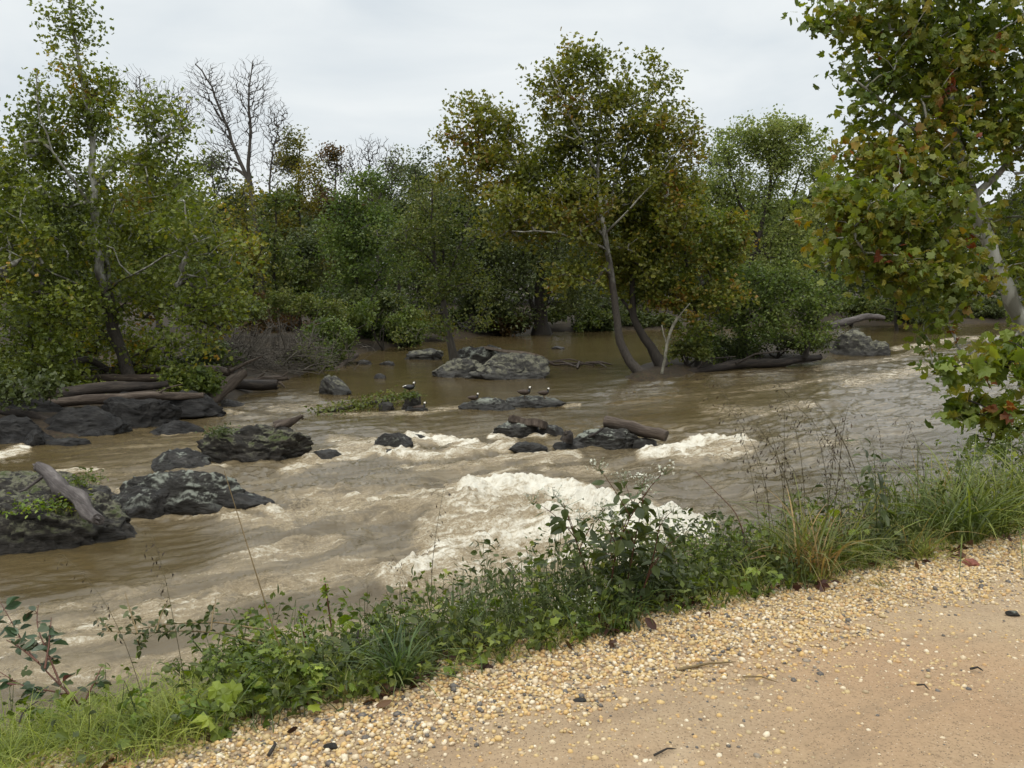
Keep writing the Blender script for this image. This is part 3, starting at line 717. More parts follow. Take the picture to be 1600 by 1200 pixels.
plank('short square timber plank lying on the dark rounded rock', P(797, 655, Yg + .15), P(853, 664, Yg - .25), .30, .19, 'log')
Ye = E1c[1]
plank('long pale board lying from the dark hump to the large pale boulder', P(757, 544, E3c[1]), P(842, 556, Ye + .5), .38, .13)
wood('rough stick running down from the long pale board into the pool', [P(836, 557, Ye + .4), P(850, 562, Ye + .5), P(866, 570, Ye + .6)], [.10, .08, .05], 'log', 8, seed=13, name='stick', cat='stick')
def stickpile(label, spots, seed, name, mat='log', cat='driftwood', rad=(.03, .07)):
    R = np.random.default_rng(seed); mb = MB()
    for (x0, y0, x1, y1) in spots:
        a = at(x0, y0, .03); b = at(x1, y1, .05); m = (a + b) / 2 + np.array([0, 0, R.uniform(0, .1)])
        r = R.uniform(*rad); tube(mb, [a, a * .6 + m * .4, m, m * .4 + b * .6, b], [r, r * 1.1, r, r * .8, r * .3], 6, 0, .2, seed)
    o = mb.build(name, M[mat], origin=at(spots[0][0], spots[0][1]))
    return tag(o, label, cat)
stickpile('raft of floating sticks and bark strung out right of the large pale boulder', [(858, 565, 900, 572), (870, 563, 912, 566), (885, 568, 930, 571), (900, 571, 942, 569), (915, 567, 958, 570), (868, 570, 905, 574), (905, 566, 902, 575), (925, 568, 948, 574)], 4, 'floating_debris')

# logs and roots heaped on the left bank
def BK(px, py, Y): return P(px, py, Y)
wood('long reddish weathered log lying along the top of the left bank heap', [BK(95, 588, 31.5), BK(200, 581, 31), BK(300, 577, 31), BK(362, 583, 31)], [.16, .20, .19, .13], 'log', 14, seed=21, jag=.5)
wood('thick dark wet log lying low on the left bank with its end over the water', [BK(-30, 604, 29), BK(120, 600, 29), BK(300, 601, 29.5), BK(432, 601, 30.5)], [.24, .24, .22, .17], 'log_dark', 14, seed=23)
wood('long dark log lying in front of the left sycamore foot, low in the shade', [BK(-30, 618, 24.6), BK(90, 612, 25), BK(190, 606, 25.6), BK(262, 600, 26.2)], [.15, .19, .17, .10], 'log_dark', 14, seed=22)
wood('long bare log resting on the black bank rocks above the water', [BK(30, 634, 23.2), BK(130, 626, 23.6), BK(240, 619, 24.2), BK(318, 618, 24.8)], [.10, .14, .13, .08], 'log', 14, seed=26, branches=[([BK(240, 618, 24.2), BK(262, 606, 24.2), BK(285, 600, 24.3)], .035)])
wood('thin dark log end slanting to the water at the far left', [BK(-20, 640, 22.6), BK(50, 648, 22.3), BK(112, 664, 22.0)], [.09, .11, .05], 'log_dark', 12, seed=28)
wood('brown broken log crossing behind the left sycamore foot', [BK(60, 596, 28.5), BK(180, 590, 28.6), BK(300, 592, 28.8), BK(352, 598, 28.8)], [.10, .14, .14, .09], 'log', 14, seed=24, branches=[([BK(300, 592, 28.8), BK(322, 582, 28.8), BK(330, 574, 28.8)], .04)])
wood('broken leaning trunk propped on the left bank with a thin upswept branch', [BK(318, 636, 27.2), BK(345, 612, 27.8), BK(365, 594, 28.3), BK(382, 582, 28.6)], [.22, .23, .22, .15], 'log', 14, seed=25, branches=[([BK(360, 580, 28.4), BK(385, 567, 28.6), BK(411, 556, 28.8)], .07), ([BK(365, 592, 28.4), BK(356, 577, 28.4), BK(362, 570, 28.4)], .06)])
wood('dark root log slanting down from the left bank tree to the water', [BK(245, 610, 27), BK(282, 622, 26.8), BK(320, 640, 26.6)], [.17, .14, .08], 'log_dark', 10, seed=27, branches=[([BK(262, 615, 26.9), BK(255, 640, 26.6), BK(250, 655, 26.4)], .05), ([BK(275, 620, 26.8), BK(262, 632, 26.5), BK(248, 660, 26.2)], .035)])
wood('pale broken branch stuck upright in the bank below the leaning trunk', [BK(248, 657, 25.5), BK(262, 646, 25.6), BK(276, 637, 25.7)], [.03, .028, .015], 'bark_pale', 6, seed=29, name='stick', cat='stick')
wood('shattered root end of a log sticking out from the left bank heap', [BK(385, 597, 32), BK(420, 592, 32), BK(450, 590, 32)], [.12, .13, .06], 'log', 9, .35, seed=31, branches=[([BK(425, 592, 32), BK(440, 600, 31.8), BK(446, 606, 31.7)], .06), ([BK(400, 594, 32), BK(412, 584, 32), BK(418, 578, 32)], .05), ([BK(436, 592, 32), BK(447, 584, 32), BK(450, 580, 32)], .04)], name='root_log')
wood('grey stick slanting from the left bank into the quiet pool', [P(512, 582, 38), P(535, 570, 40), P(558, 555, 42)], [.06, .10, .11], 'log', 8, seed=33, name='stick', cat='stick')
wood('dark log arching out over the tip of the tree island', [P(1296, 512, 48), P(1330, 500, 48.5), P(1358, 494, 49), P(1382, 497, 49)], [.20, .19, .17, .12], 'log_grey', 12, seed=35)
wood('fallen dark trunk lying along the waterline of the tree island', [P(1060, 585, 36.8), P(1140, 572, 38), P(1230, 563, 39.5), P(1282, 558, 41)], [.16, .20, .2, .12], 'log_dark', 10, seed=37, branches=[([P(1150, 568, 38), P(1180, 553, 38), P(1230, 548, 38.2)], .06), ([P(1090, 575, 37), P(1110, 560, 37), P(1150, 557, 37)], .05)])

def brush(label, cx, cy, Y, rx, ry, n, seed, mat='twig', name='brush_pile', rad=.014):
    R = np.random.default_rng(seed); mb = MB(); c = P(cx, cy, Y); k = Y / F
    for i in range(n):
        a = c + np.array([R.normal() * rx * k * .5, R.normal() * .8, R.uniform(-ry * k, ry * k * .2)])
        ang = R.uniform(0, 2 * PI); L = R.uniform(.6, 1.9); el = R.uniform(-.2, 1.0)
        dr = np.array([math.cos(ang) * math.cos(el), math.sin(ang) * math.cos(el) * .6, math.sin(el)])
        t = np.linspace(0, 1, 6)[:, None]; bend = R.normal(size=3) * .35
        p = a + dr * L * t + bend * t * t * L * .6; p[:, 2] = np.minimum(p[:, 2], c[2] + ry * k * 1.1)
        r = R.uniform(.7, 1.8) * rad
        tube(mb, p, np.linspace(r, r * .35, 6), 4)
        for q in range(3):
            j = R.integers(1, 5); d2 = nrm(dr + R.normal(size=3) * .7); t2 = np.linspace(0, 1, 4)[:, None]
            tube(mb, p[j] + d2 * L * .45 * t2 + bend * t2 * t2 * .3, np.linspace(r * .55, r * .25, 4), 3)
    o = mb.build(name, M[mat], origin=c)
    return tag(o, label, 'brushwood')
brush('tangled heap of bare grey branches on the left bank', 435, 545, 36, 100, 36, 230, 3, rad=.015)
brush('smaller tangle of bare twigs behind the leaning broken trunk', 368, 545, 34, 60, 34, 110, 5, rad=.014)

# the leafy fallen branch lying across the riffle
def leafy_branch():
    R = np.random.default_rng(9); root = thing('fallen_branch', 'fallen leafy branch lying in the riffle left of the mossy stump rock', 'branch', at(492, 646, .05))
    pts = [at(x, y, z) for x, y, z in ((492, 646, .03), (530, 640, .1), (560, 634, .14), (595, 627, .16), (632, 621, .18))]
    mb = MB(); tube(mb, pts, [.03, .06, .07, .06, .03], 7, 0, .2, 1); o3 = np.array(root.location)
    mb.build('branch_stem', M['log_dark'], root, o3)
    mb = MB(); cs = []
    for i in range(620):
        t = R.uniform(0, 1); k = min(int(t * 4), 3); p = pts[k] + (pts[k + 1] - pts[k]) * (t * 4 - k)
        clump = .5 + .5 * math.sin(t * 23)
        cs.append(p + R.normal(size=3) * np.array([.3, .25, .07]) + np.array([0, 0, abs(R.normal()) * .12 * clump]))
    rand_leaves(mb, np.array(cs), R.uniform(.07, .15, len(cs)), 'diamond', R)
    mb.build('foliage', M['leaf_mid'], root, o3)
leafy_branch()

def rockplants(label, cx, cy, z, n, rx, ry, mat, seed, size=(.04, .08)):
    R = np.random.default_rng(seed); c = at(cx, cy, z); mb = MB()
    p = c + R.normal(size=(n, 3)) * np.array([rx, ry, .05]); p[:, 2] = c[2] + np.abs(R.normal(size=n)) * .07
    rand_leaves(mb, p, R.uniform(*size, n), 'oval', R, 1.0, .1)
    for i in range(n // 8):
        q = p[i]; tube(mb, [q - np.array([0, 0, .12]), q], [.005, .003], 3)
    o = mb.build('creeper', M[mat], origin=c)
    return tag(o, label, 'plant')
rockplants('bright yellow green creeping plant on the face of the big mossy boulder', 48, 796, .55, 260, .22, .2, 'fg_bright', 2)
rockplants('small reddish plant growing beside the grey log on the big boulder', 108, 790, .5, 160, .14, .2, 'leaf_orange', 4)
rockplants('tuft of light green weed on the ridge behind the grey log', 130, 752, .5, 160, .16, .15, 'fg_leaf', 6)
rockplants('green weed tuft sprouting under the black and white duck', 640, 620, .45, 170, .17, .12, 'leaf_mid', 8, (.06, .12))
rockplants('scrubby tuft on the crest of the mossy topped boulder', 345, 676, .65, 160, .16, .2, 'leaf_dark', 10)

# ---------------------------------------------------------------- ducks
def duck_mat():
    t = NT('duck_brown'); n1 = t.noise(t.obj(), 28, 4, .6)
    c = t.ramp(n1, [(.3, (.018, .012, .008)), (.6, (.055, .036, .023)), (.8, (.10, .07, .045))])
    t.l(t.pbsdf(c, .6, .3).outputs[0], t.out.inputs[0]); return t.m
def plain(name, c, rough=.5):
    t = NT(name); n1 = t.noise(t.obj(), 40, 3, .6); cc = t.mix(t.maprange(n1, .3, .7, 0, .3), c, tuple(v * .6 for v in c))
    t.l(t.pbsdf(cc, rough, .4).outputs[0], t.out.inputs[0]); return t.m
M['duck'] = duck_mat(); M['duck_black'] = plain('duck_black', (.012, .011, .011)); M['duck_white'] = plain('duck_white', (.68, .64, .56)); M['duck_bill'] = plain('duck_bill', (.06, .045, .02)); M['duck_leg'] = plain('duck_leg', (.10, .06, .03))
def duck(label, px, py_feet, Y, face=1, s=1.0, pose='stand', rump=False):
    c = P(px, py_feet, Y)
    root = thing('duck', label, 'duck', c, 'ducks resting on the river rocks')
    lift = .085 if pose == 'stand' else 0.0
    # tail, rump, back, breast, neck, head; the neck is drawn back as a dozing duck holds it
    sp = np.array([[-.27, 0, .14], [-.22, 0, .13], [-.14, 0, .12], [-.03, 0, .115], [.07, 0, .12], [.135, 0, .145], [.155, 0, .19], [.15, 0, .235], [.165, 0, .27], [.20, 0, .275], [.225, 0, .265]])
    rw = np.array([.012, .045, .085, .105, .098, .066, .040, .033, .045, .040, .016]); rh = rw * np.array([.5, .7, .85, .9, .95, 1, 1, 1, 1, 1, .9])
    sp = np.stack([np.interp(np.linspace(0, 10, 41), np.arange(11), sp[:, k]) for k in range(3)], 1)
    for _ in range(3): sp[1:-1] = .25 * sp[:-2] + .5 * sp[1:-1] + .25 * sp[2:]
    w = np.interp(np.linspace(0, 10, 41), np.arange(11), rw); h = np.interp(np.linspace(0, 10, 41), np.arange(11), rh)
    T = nrm(np.gradient(sp, axis=0)); S = np.tile([0., 1, 0], (41, 1)); U = nrm(np.cross(S, T)) * -1
    n = 14; th = np.arange(n) * 2 * PI / n
    V = sp[:, None] + S[:, None] * (np.cos(th)[None, :, None] * w[:, None, None]) + U[:, None] * (np.sin(th)[None, :, None] * h[:, None, None])
    V = V.reshape(-1, 3); V[:, 2] += lift
    q = grid_faces(41, n); i = np.arange(40)[:, None]; j = np.arange(n)[None]; j2 = (j + 1) % n
    Q = np.stack([i * n + j, i * n + j2, (i + 1) * n + j2, (i + 1) * n + j], -1).reshape(-1, 4)
    seg = np.repeat(np.arange(40), n); mi = np.zeros(len(Q), int)
    mi[(seg >= 20) & (seg < 31)] = 1
    mi[(seg >= 31) & (seg < 36)] = 2; mi[seg >= 36] = 1
    if rump: mi[(seg >= 2) & (seg < 9)] = 2; mi[(seg >= 9) & (seg < 20)] = 1
    V = V * s; V[:, 0] *= face
    mb = MB(); mb.add(V, Q, mi); mb.build('body', [M['duck'], M['duck_black'], M['duck_white']], root)
    def xf(p): p = np.array(p, float) * s; p[:, 0] *= face; return p
    mb = MB(); tube(mb, xf([[.222, 0, .265 + lift], [.245, 0, .258 + lift], [.275, 0, .25 + lift]]), np.array([.016, .013, .006]) * s, 8); mb.build('bill', M['duck_bill'], root)
    for sd in (1, -1):
        mb = MB(); V2, F2 = ICO[2]; W = V2 * np.array([.15, .022, .06]); W[:, 2] += .12 + lift; W[:, 0] -= .06; W[:, 1] += sd * .088; W[:, 2] += (W[:, 0] + .06) * -.05
        W = W * s; W[:, 0] *= face; mb.add(W, F2); mb.build('wing', M['duck'] if not rump else M['duck_black'], root)
        if pose == 'stand':
            mb = MB(); tube(mb, xf([[-.0, sd * .04, .15], [.0, sd * .042, .07], [.005, sd * .045, -.02]]), np.array([.018, .011, .010]) * s, 6)
            tube(mb, xf([[-.01, sd * .045, .008], [.03, sd * .05, .008], [.06, sd * .055, .004]]), np.array([.012, .022, .012]) * s, 6); mb.build('leg', M['duck_leg'], root)
    root.rotation_euler = (0, 0, random.Random(int(px)).uniform(-.25, .25))
duck('brown duck sitting alone on the left end of the long flat rock', 740, 626, C1c[1], 1, .74, 'sit')
duck('dark brown duck standing nearest the middle of the flat rock, left of its neighbour', 820, 622, C2c[1], 1, .92)
duck('brown duck with a white cheek at the right end of the flat rock', 850, 622, C2c[1], 1, .8)
duck('black and white duck perched on the mossy stump shaped rock', 640, 614, Dc[1], 1, .85, 'stand', True)
duck('brown duck sitting at the water beside the mossy stump shaped rock', 656, 642, Dc[1] - .45, 1, .85, 'sit')

# ---------------------------------------------------------------- trees
def resample(pts, step):
    pts = np.asarray(pts, float); d = np.concatenate([[0], np.cumsum(np.linalg.norm(np.diff(pts, axis=0), axis=1))])
    n = max(3, int(d[-1] / step) + 1); t = np.linspace(0, d[-1], n)
    Q = np.stack([np.interp(t, d, pts[:, k]) for k in range(3)], 1)
    for _ in range(2): Q[1:-1] = .25 * Q[:-2] + .5 * Q[1:-1] + .25 * Q[2:]
    return Q

def tree(name, label, base, trunks, blobs, n_att, per, size, sigma, kind, leafm, barkm, seed, group=None, twig=.011, step=.45, up=.6, droop=.35, wob=.10, cat='tree', upbias=.45, shell=2.0, aspect=1.0, jit=.06):
    R = np.random.default_rng(seed); base = np.asarray(base, float)
    root = thing(name, label, cat, base, group)
    nodes = []; par = []; rad = []; tid = []; mbt = MB()
    for k, (pts, r0, r1) in enumerate(trunks):
        Q = resample(pts, step); Q[1:-1] += R.normal(size=(len(Q) - 2, 3)) * step * .05
        rr = r0 + (r1 - r0) * np.linspace(0, 1, len(Q)) ** .85
        if k == 0 or np.linalg.norm(Q[0] - base) < 2.0: rr = rr * (1 + .55 * np.exp(-np.arange(len(Q)) * step / .35))
        tube(mbt, Q, rr, 12 if r0 > .1 else 8, 0, wob, seed + k)
        for i in range(len(Q)):
            nodes.append(Q[i]); par.append(-1 if i == 0 else len(nodes) - 2); rad.append(rr[i])
    nt_ = len(nodes)
    # targets spread through the crown
    wts = np.array([b[6] if len(b) > 6 else 1.0 for b in blobs]) * np.array([(b[3] * b[5] * b[4]) ** .67 for b in blobs]); wts = wts / wts.sum()
    which = R.choice(len(blobs), n_att, p=wts); B = np.array([b[:6] for b in blobs])[which]
    dr = nrm(R.normal(size=(n_att, 3))); rr = R.uniform(0, 1, n_att) ** (1 / shell / 1.5)
    A = B[:, :3] + dr * rr[:, None] * B[:, 3:6]
    N0 = np.array(nodes)
    dist0 = np.array([np.min(np.linalg.norm(N0 - a, axis=1)) for a in A]); A = A[np.argsort(dist0)]
    cap = nt_ + n_att * 14; NP = np.zeros((cap, 3)); NP[:nt_] = N0; cnt = nt_
    parent = np.full(cap, -1); parent[:nt_] = par
    skip = np.zeros(cap, bool)
    # no branches from the lowest part of the trunks
    chains = []; tips = []
    zlow = N0[:, 2].min() + .18 * (N0[:, 2].max() - N0[:, 2].min())
    for a in A:
        c = NP[:cnt]; v = a - c; d = np.linalg.norm(v, axis=1)
        cost = d + upbias * np.maximum(0, c[:, 2] - (a[2] - .30 * d)) * 1.6
        cost[:nt_] += np.where(N0[:, 2] < zlow, 1.5, 0)
        i = int(np.argmin(cost)); L = d[i]
        if L < .05: continue
        k = max(2, min(12, int(L / step) + 1)); t = np.linspace(0, 1, k + 1)[1:, None]
        p = NP[i] + (a - NP[i]) * t + np.array([0, 0, 1]) * (np.sin(PI * t) * L * R.uniform(-.02, .14)) + R.normal(size=(k, 3)) * L * jit * np.sin(PI * t * .9)
        ids = list(range(cnt, cnt + k)); NP[cnt:cnt + k] = p; parent[cnt] = i; parent[cnt + 1:cnt + k] = ids[:-1]; cnt += k
        chains.append((i, ids)); tips.append(ids[-1])
    load = np.zeros(cnt); load[tips] = 1
    for i in range(cnt - 1, nt_ - 1, -1): load[parent[i]] += load[i]
    radn = twig * np.maximum(load, 1) ** .5; radn[:nt_] = np.maximum(np.array(rad), 0)
    for i, ids in chains:
        pts = np.concatenate([NP[i:i + 1], NP[ids]]); r = np.concatenate([[min(radn[i], radn[ids[0]] * 1.25)], radn[ids]]); r[-1] = min(r[-1], twig * .7)
        tube(mbt, pts, r, 8 if r[0] > .05 else (5 if r[0] > .02 else 4))
    mbt.build('trunk', M[barkm], root, base)
    if per:
        pts = []
        for i, ids in chains:
            tip = NP[ids[-1]]; n1 = int(per * R.uniform(.4, 1.6)); n2 = int(n1 * .55)
            pts.append(tip + np.clip(R.normal(size=(n2, 3)), -1.5, 1.5) * sigma * np.array([1, 1, .8]))
            pp = np.concatenate([NP[i:i + 1], NP[ids]])[-4:]; t = R.uniform(0, len(pp) - 1.001, n1 - n2); k = t.astype(int); q = pp[k] + (pp[k + 1] - pp[k]) * (t - k)[:, None]
            pts.append(q + np.clip(R.normal(size=q.shape), -1.5, 1.5) * sigma * .6)
        pts = np.concatenate(pts); mb = MB()
        rand_leaves(mb, pts, size * R.uniform(.6, 1.2, len(pts)), kind, R, up, droop, 0, aspect)
        mb.build('crown', M[leafm], root, base, smooth=False)
    return root

def blob(px, py, Y, rx, ry, rd=None, w=1.0):
    c = P(px, py, Y); k = Y / F
    return (c[0], c[1], c[2], rx * k, (rd if rd is not None else (rx + ry) / 2 * k), ry * k, w)
def TP(Y, *q): return [P(x, y, Y + (dy[0] if dy else 0)) for x, y, *dy in q]

# 1. the sycamore on the left bank
Y1 = 29.0
b1 = P(212, 612, Y1)
tree('sycamore_tree', 'tall green sycamore with a pale upper trunk rooted on the left bank', b1,
     [(TP(Y1, (214, 618), (196, 575), (178, 520), (166, 465), (152, 415), (148, 350), (146, 280), (142, 210), (133, 150), (122, 90), (112, 30), (108, -40)), .22, .025),
      (TP(Y1, (182, 530), (176, 470, .3), (166, 410, .6), (170, 350, .9), (178, 300, 1.2)), .13, .04),
      (TP(Y1, (147, 290), (185, 262, -.6), (225, 240, -1.2), (262, 212, -1.6), (300, 190, -2)), .06, .02),
      (TP(Y1, (150, 330), (120, 290, -.8), (85, 240, -1.2), (60, 190, -1.5), (58, 110, -1.6)), .055, .015),
      (TP(Y1, (166, 455), (215, 425, -1.5), (270, 395, -2.6), (330, 370, -3.2)), .05, .012),
      (TP(Y1, (172, 490), (130, 450, -1.5), (75, 420, -2.5), (10, 390, -3)), .05, .012),
      (TP(Y1, (150, 380), (200, 345, 1), (235, 330, 1.8), (280, 322, 2.2)), .045, .012)],
     [blob(112, 40, Y1, 38, 62, .9, .75), blob(75, 50, Y1 - .5, 22, 34, .6, .4), blob(150, 28, Y1, 28, 30, .6, .5), blob(120, 150, Y1, 62, 62, 1.3, 1.0), blob(70, 190, Y1 - .6, 42, 60, 1.1, .8),
      blob(155, 180, Y1, 40, 50, 1, .8), blob(245, 185, Y1 - 1.2, 52, 42, 1.1, .8), blob(120, 265, Y1 + .9, 110, 62, 1.5), blob(30, 270, Y1 - 1, 62, 70, 1.4), blob(235, 275, Y1 - 1, 85, 50, 1.5),
      blob(300, 215, Y1 - 1.6, 28, 36, .8, .35), blob(60, 370, Y1 - 1.5, 105, 80, 2.2, 1.1), blob(-40, 400, Y1 - 1.5, 70, 130, 1.8, .8), blob(200, 365, Y1 + 1.2, 110, 65, 1.6, 1.1), blob(310, 360, Y1 - 2, 70, 55, 1.5, .9), blob(360, 400, Y1 - 2, 45, 45, 1.1, .6),
      blob(60, 470, Y1 - 2, 110, 65, 2.2, 1.1), blob(235, 460, Y1 + .6, 120, 55, 1.7, 1.0), blob(320, 465, Y1 - 2, 60, 50, 1.3, .7), blob(30, 555, Y1 - 2.2, 105, 45, 1.6, 1.1), blob(170, 545, Y1 + 1.0, 110, 42, 1.3, 1), blob(110, 500, Y1 - 2, 60, 40, 1, .5), blob(265, 560, Y1 - 1.5, 55, 32, 1, .6), blob(290, 520, Y1 - 2, 60, 40, 1.2, .6), blob(60, 605, Y1 - 2.4, 70, 34, 1.1, 1.8), blob(150, 622, Y1 - 2.6, 50, 34, .8, 1.8), blob(0, 618, Y1 - 2.6, 55, 36, .8, 1.8), blob(265, 605, Y1 - 2.2, 30, 30, .7, .8), blob(355, 465, Y1 - 2, 45, 50, 1.1, .6)],
     900, 42, .138, .33, 'star5', 'leaf_left', 'bark_syc', 101, shell=1.6)

# 2. the sycamore leaning over the water on the island
Y2 = 35.5
b2 = at(1000, 586, .15)
tree('sycamore_tree', 'tall olive sycamore with a curved trunk rising at the island end', b2,
     [([P(1008, 590, Y2)] + TP(Y2, (990, 578), (973, 552), (964, 515), (960, 470), (955, 420), (947, 375), (938, 325), (932, 280), (935, 220), (940, 160), (930, 100)), .20, .02),
      (TP(Y2, (950, 392), (905, 372, -.8), (865, 360, -1.3), (835, 363, -1.7), (800, 361, -2)), .055, .02),
      (TP(Y2, (945, 370), (915, 340, .6), (880, 305, 1.2), (850, 270, 1.6), (815, 215, 1.8)), .055, .015),
      (TP(Y2, (940, 335), (965, 280, .6), (990, 215, 1), (1015, 150, 1.2), (1022, 115, 1.2)), .055, .015),
      (TP(Y2, (934, 270), (905, 210, -.6), (880, 150, -1), (860, 110, -1.2)), .06, .02),
      (TP(Y2, (946, 365), (990, 320, -.6), (1035, 270, -1.2), (1075, 215, -1.4)), .045, .012)],
     [blob(900, 105, Y2, 48, 42, 1, .8), blob(855, 125, Y2 - .5, 36, 30, .8, .5), blob(950, 115, Y2, 50, 38, 1, .8), blob(1022, 140, Y2 + .8, 42, 52, 1, .8), blob(905, 180, Y2, 72, 60, 1.5), blob(985, 205, Y2, 70, 60, 1.5), blob(1050, 215, Y2 - .4, 52, 48, 1.1, .9),
      blob(1085, 200, Y2 - .6, 22, 26, .6, .3), blob(740, 195, Y2 + 1.2, 50, 50, 1.1, .9), blob(790, 190, Y2 + 1, 45, 42, 1, .7), blob(730, 260, Y2 + 1, 40, 50, 1, .7), blob(800, 260, Y2 + .6, 75, 55, 1.4), blob(880, 265, Y2 + 1, 80, 55, 1.4), blob(970, 285, Y2 + 1.2, 80, 55, 1.4), blob(930, 330, Y2 + 1.4, 90, 50, 1.2, .8), blob(1050, 275, Y2 - .6, 52, 35, 1, .6),
      blob(790, 340, Y2 - 1, 62, 40, 1.2, .7), blob(860, 345, Y2 - .6, 70, 45, 1.3, .8), blob(950, 380, Y2 + 1.4, 85, 50, 1.2, .8), blob(1040, 335, Y2 - .6, 55, 42, 1, .7), blob(1000, 400, Y2 + .8, 60, 45, 1, .7), blob(915, 300, Y2 - 1.2, 60, 50, .9, .7), blob(895, 425, Y2 - .6, 62, 42, 1.1, .7), blob(700, 225, Y2 + 1, 25, 55, .8, .4), blob(830, 290, Y2 - .5, 60, 50, 1, .7), blob(985, 440, Y2 + 1.2, 55, 38, .8, .5)],
     740, 44, .160, .33, 'star5', 'leaf_centre', 'bark_syc_mid', 202, shell=1.6)
tree('leaning_tree', 'dark forked trunk leaning left from the island, behind the curved sycamore', at(1032, 570, .2),
     [(TP(37, (1036, 572), (1015, 545), (998, 515), (988, 490), (985, 455), (992, 400), (1000, 350)), .22, .05), (TP(37, (990, 495), (972, 470), (960, 440, .6)), .09, .03)],
     [blob(1000, 345, 37.5, 45, 45, 1.2), blob(965, 420, 37.5, 40, 40, 1), blob(1020, 420, 37.5, 40, 45, 1)], 110, 34, .2, .3, 'star5', 'leaf_centre', 'bark_dark', 203)
def snag():
    root = thing('dead_sapling', 'thin pale dead trunk standing beside the curved sycamore at the island end', 'dead tree', at(1036, 582, .1))
    mb = MB(); Y = 35.2
    tube(mb, resample(TP(Y, (1034, 584), (1040, 555), (1042, 535), (1050, 512), (1059, 496)), .15), .058, 10, 0, .22, 4)
    tube(mb, resample(TP(Y, (1059, 497), (1070, 483), (1078, 474)), .15), .022, 7, 0, .1, 5)
    tube(mb, resample(TP(Y, (1042, 537), (1036, 522), (1034, 508)), .15), .03, 6, 0, .1, 6)
    mb.build('trunk', M['bark_pale'], root, np.array(root.location))
snag()

# 3. the near sycamore at the right
Y3 = 11.5
b3 = P(1690, 700, Y3); b3[2] = ground_z(b3[0], b3[1])[0] - .1
tree('sycamore_tree', 'near sycamore with turning leaves and a pale trunk leaning in from the right edge', b3,
     [([b3] + TP(Y3, (1662, 620), (1620, 540), (1578, 462), (1545, 385), (1520, 310), (1500, 245), (1488, 180), (1468, 105), (1452, 30), (1440, -60), (1430, -150)), .145, .05),
      (TP(Y3, (1490, 185), (1478, 120, .2), (1492, 70, .3), (1515, 15, .4), (1530, -60, .5)), .06, .03),
      (TP(Y3, (1535, 372), (1500, 352, -.3), (1460, 345, -.6), (1400, 338, -.9), (1340, 335, -1.1)), .03, .01),
      (TP(Y3, (1500, 250), (1440, 215, -.2), (1390, 170, -.4), (1330, 120, -.5)), .035, .012),
      (TP(Y3, (1460, 60), (1400, 40, -.2), (1340, 60, -.3), (1290, 45, -.4)), .03, .01),
      (TP(Y3, (1610, 520), (1570, 520, -.5), (1520, 545, -.9), (1470, 590, -1.2)), .03, .01),
      (TP(Y3, (1640, 580), (1610, 590, -.8), (1570, 620, -1.2), (1530, 660, -1.4)), .03, .01),
      (TP(Y3, (1520, 310), (1580, 250, .2), (1650, 170, .3), (1700, 60, .3)), .05, .02)],
     [blob(1310, 30, Y3 - .4, 58, 55, .5, .55), blob(1400, 20, Y3 - .2, 70, 75, .8, .9), blob(1370, 110, Y3 - .3, 62, 55, .6, .9), blob(1350, 185, Y3 - .3, 45, 45, .5, .5), blob(1460, 120, Y3, 80, 85, .9, 1), blob(1560, 60, Y3, 95, 110, 1.0, 1), blob(1360, 250, Y3 - .5, 58, 45, .6, .8), blob(1450, 250, Y3 - .3, 85, 60, .8, .9),
      blob(1560, 200, Y3, 80, 70, .8, .7), blob(1340, 325, Y3 - 1, 72, 50, .7, .9), blob(1430, 340, Y3 - .8, 85, 55, .8, 1.), blob(1300, 380, Y3 - 1.1, 42, 35, .5, .45), blob(1400, 410, Y3 - 1.0, 75, 42, .7, .9), blob(1480, 420, Y3 - .8, 60, 55, .7, .8), blob(1455, 490, Y3 - 1, 48, 40, .5, .6), blob(1560, 350, Y3 + .3, 60, 60, .8, .5),
      blob(1490, 570, Y3 - 1.2, 30, 24, .35, .30), blob(1515, 545, Y3 - 1.1, 30, 25, .35, .25), blob(1545, 635, Y3 - 1.4, 38, 34, .4, .5), blob(1580, 560, Y3 - .8, 26, 40, .5, .4), blob(1660, 420, Y3, 80, 130, 1, .5), blob(1680, 200, Y3, 90, 150, 1.0, .6), blob(1480, -90, Y3, 150, 80, 1.2, .5)],
     800, 16, .108, .17, 'lobed', 'leaf_right', 'bark_syc_low', 303, twig=.0045, step=.22, shell=1.5, droop=.5, up=.5)

# 4. the thin tree standing on the pool rocks
Y4 = 40.5
tree('small_tree', 'thin small leaved tree growing from the rocks in the quiet pool', at(706, 562, .3),
     [(TP(Y4, (712, 566), (703, 545), (700, 510), (692, 470), (684, 430), (676, 390), (672, 340), (676, 290)), .19, .03), (TP(Y4, (680, 415), (655, 385, -.5), (620, 372, -1), (590, 368, -1.4)), .06, .02), (TP(Y4, (690, 460), (705, 420, -.4), (720, 380, -.6), (735, 340, -.8)), .06, .02)],
     [blob(680, 300, Y4, 42, 40, 1.2, .9), blob(640, 370, Y4 - .8, 60, 38, 1.3), blob(715, 360, Y4 - .4, 45, 50, 1.2), blob(665, 440, Y4 - .6, 65, 35, 1.3, .8), blob(735, 430, Y4, 45, 40, 1.1, .8), blob(640, 520, Y4 - 1, 40, 18, .9, .4), blob(690, 505, Y4 - 1, 40, 24, .9, .4), blob(745, 490, Y4 - .5, 38, 30, .9, .5)],
     230, 36, .15, .3, 'diamond', 'leaf_mid', 'bark_grey', 404)

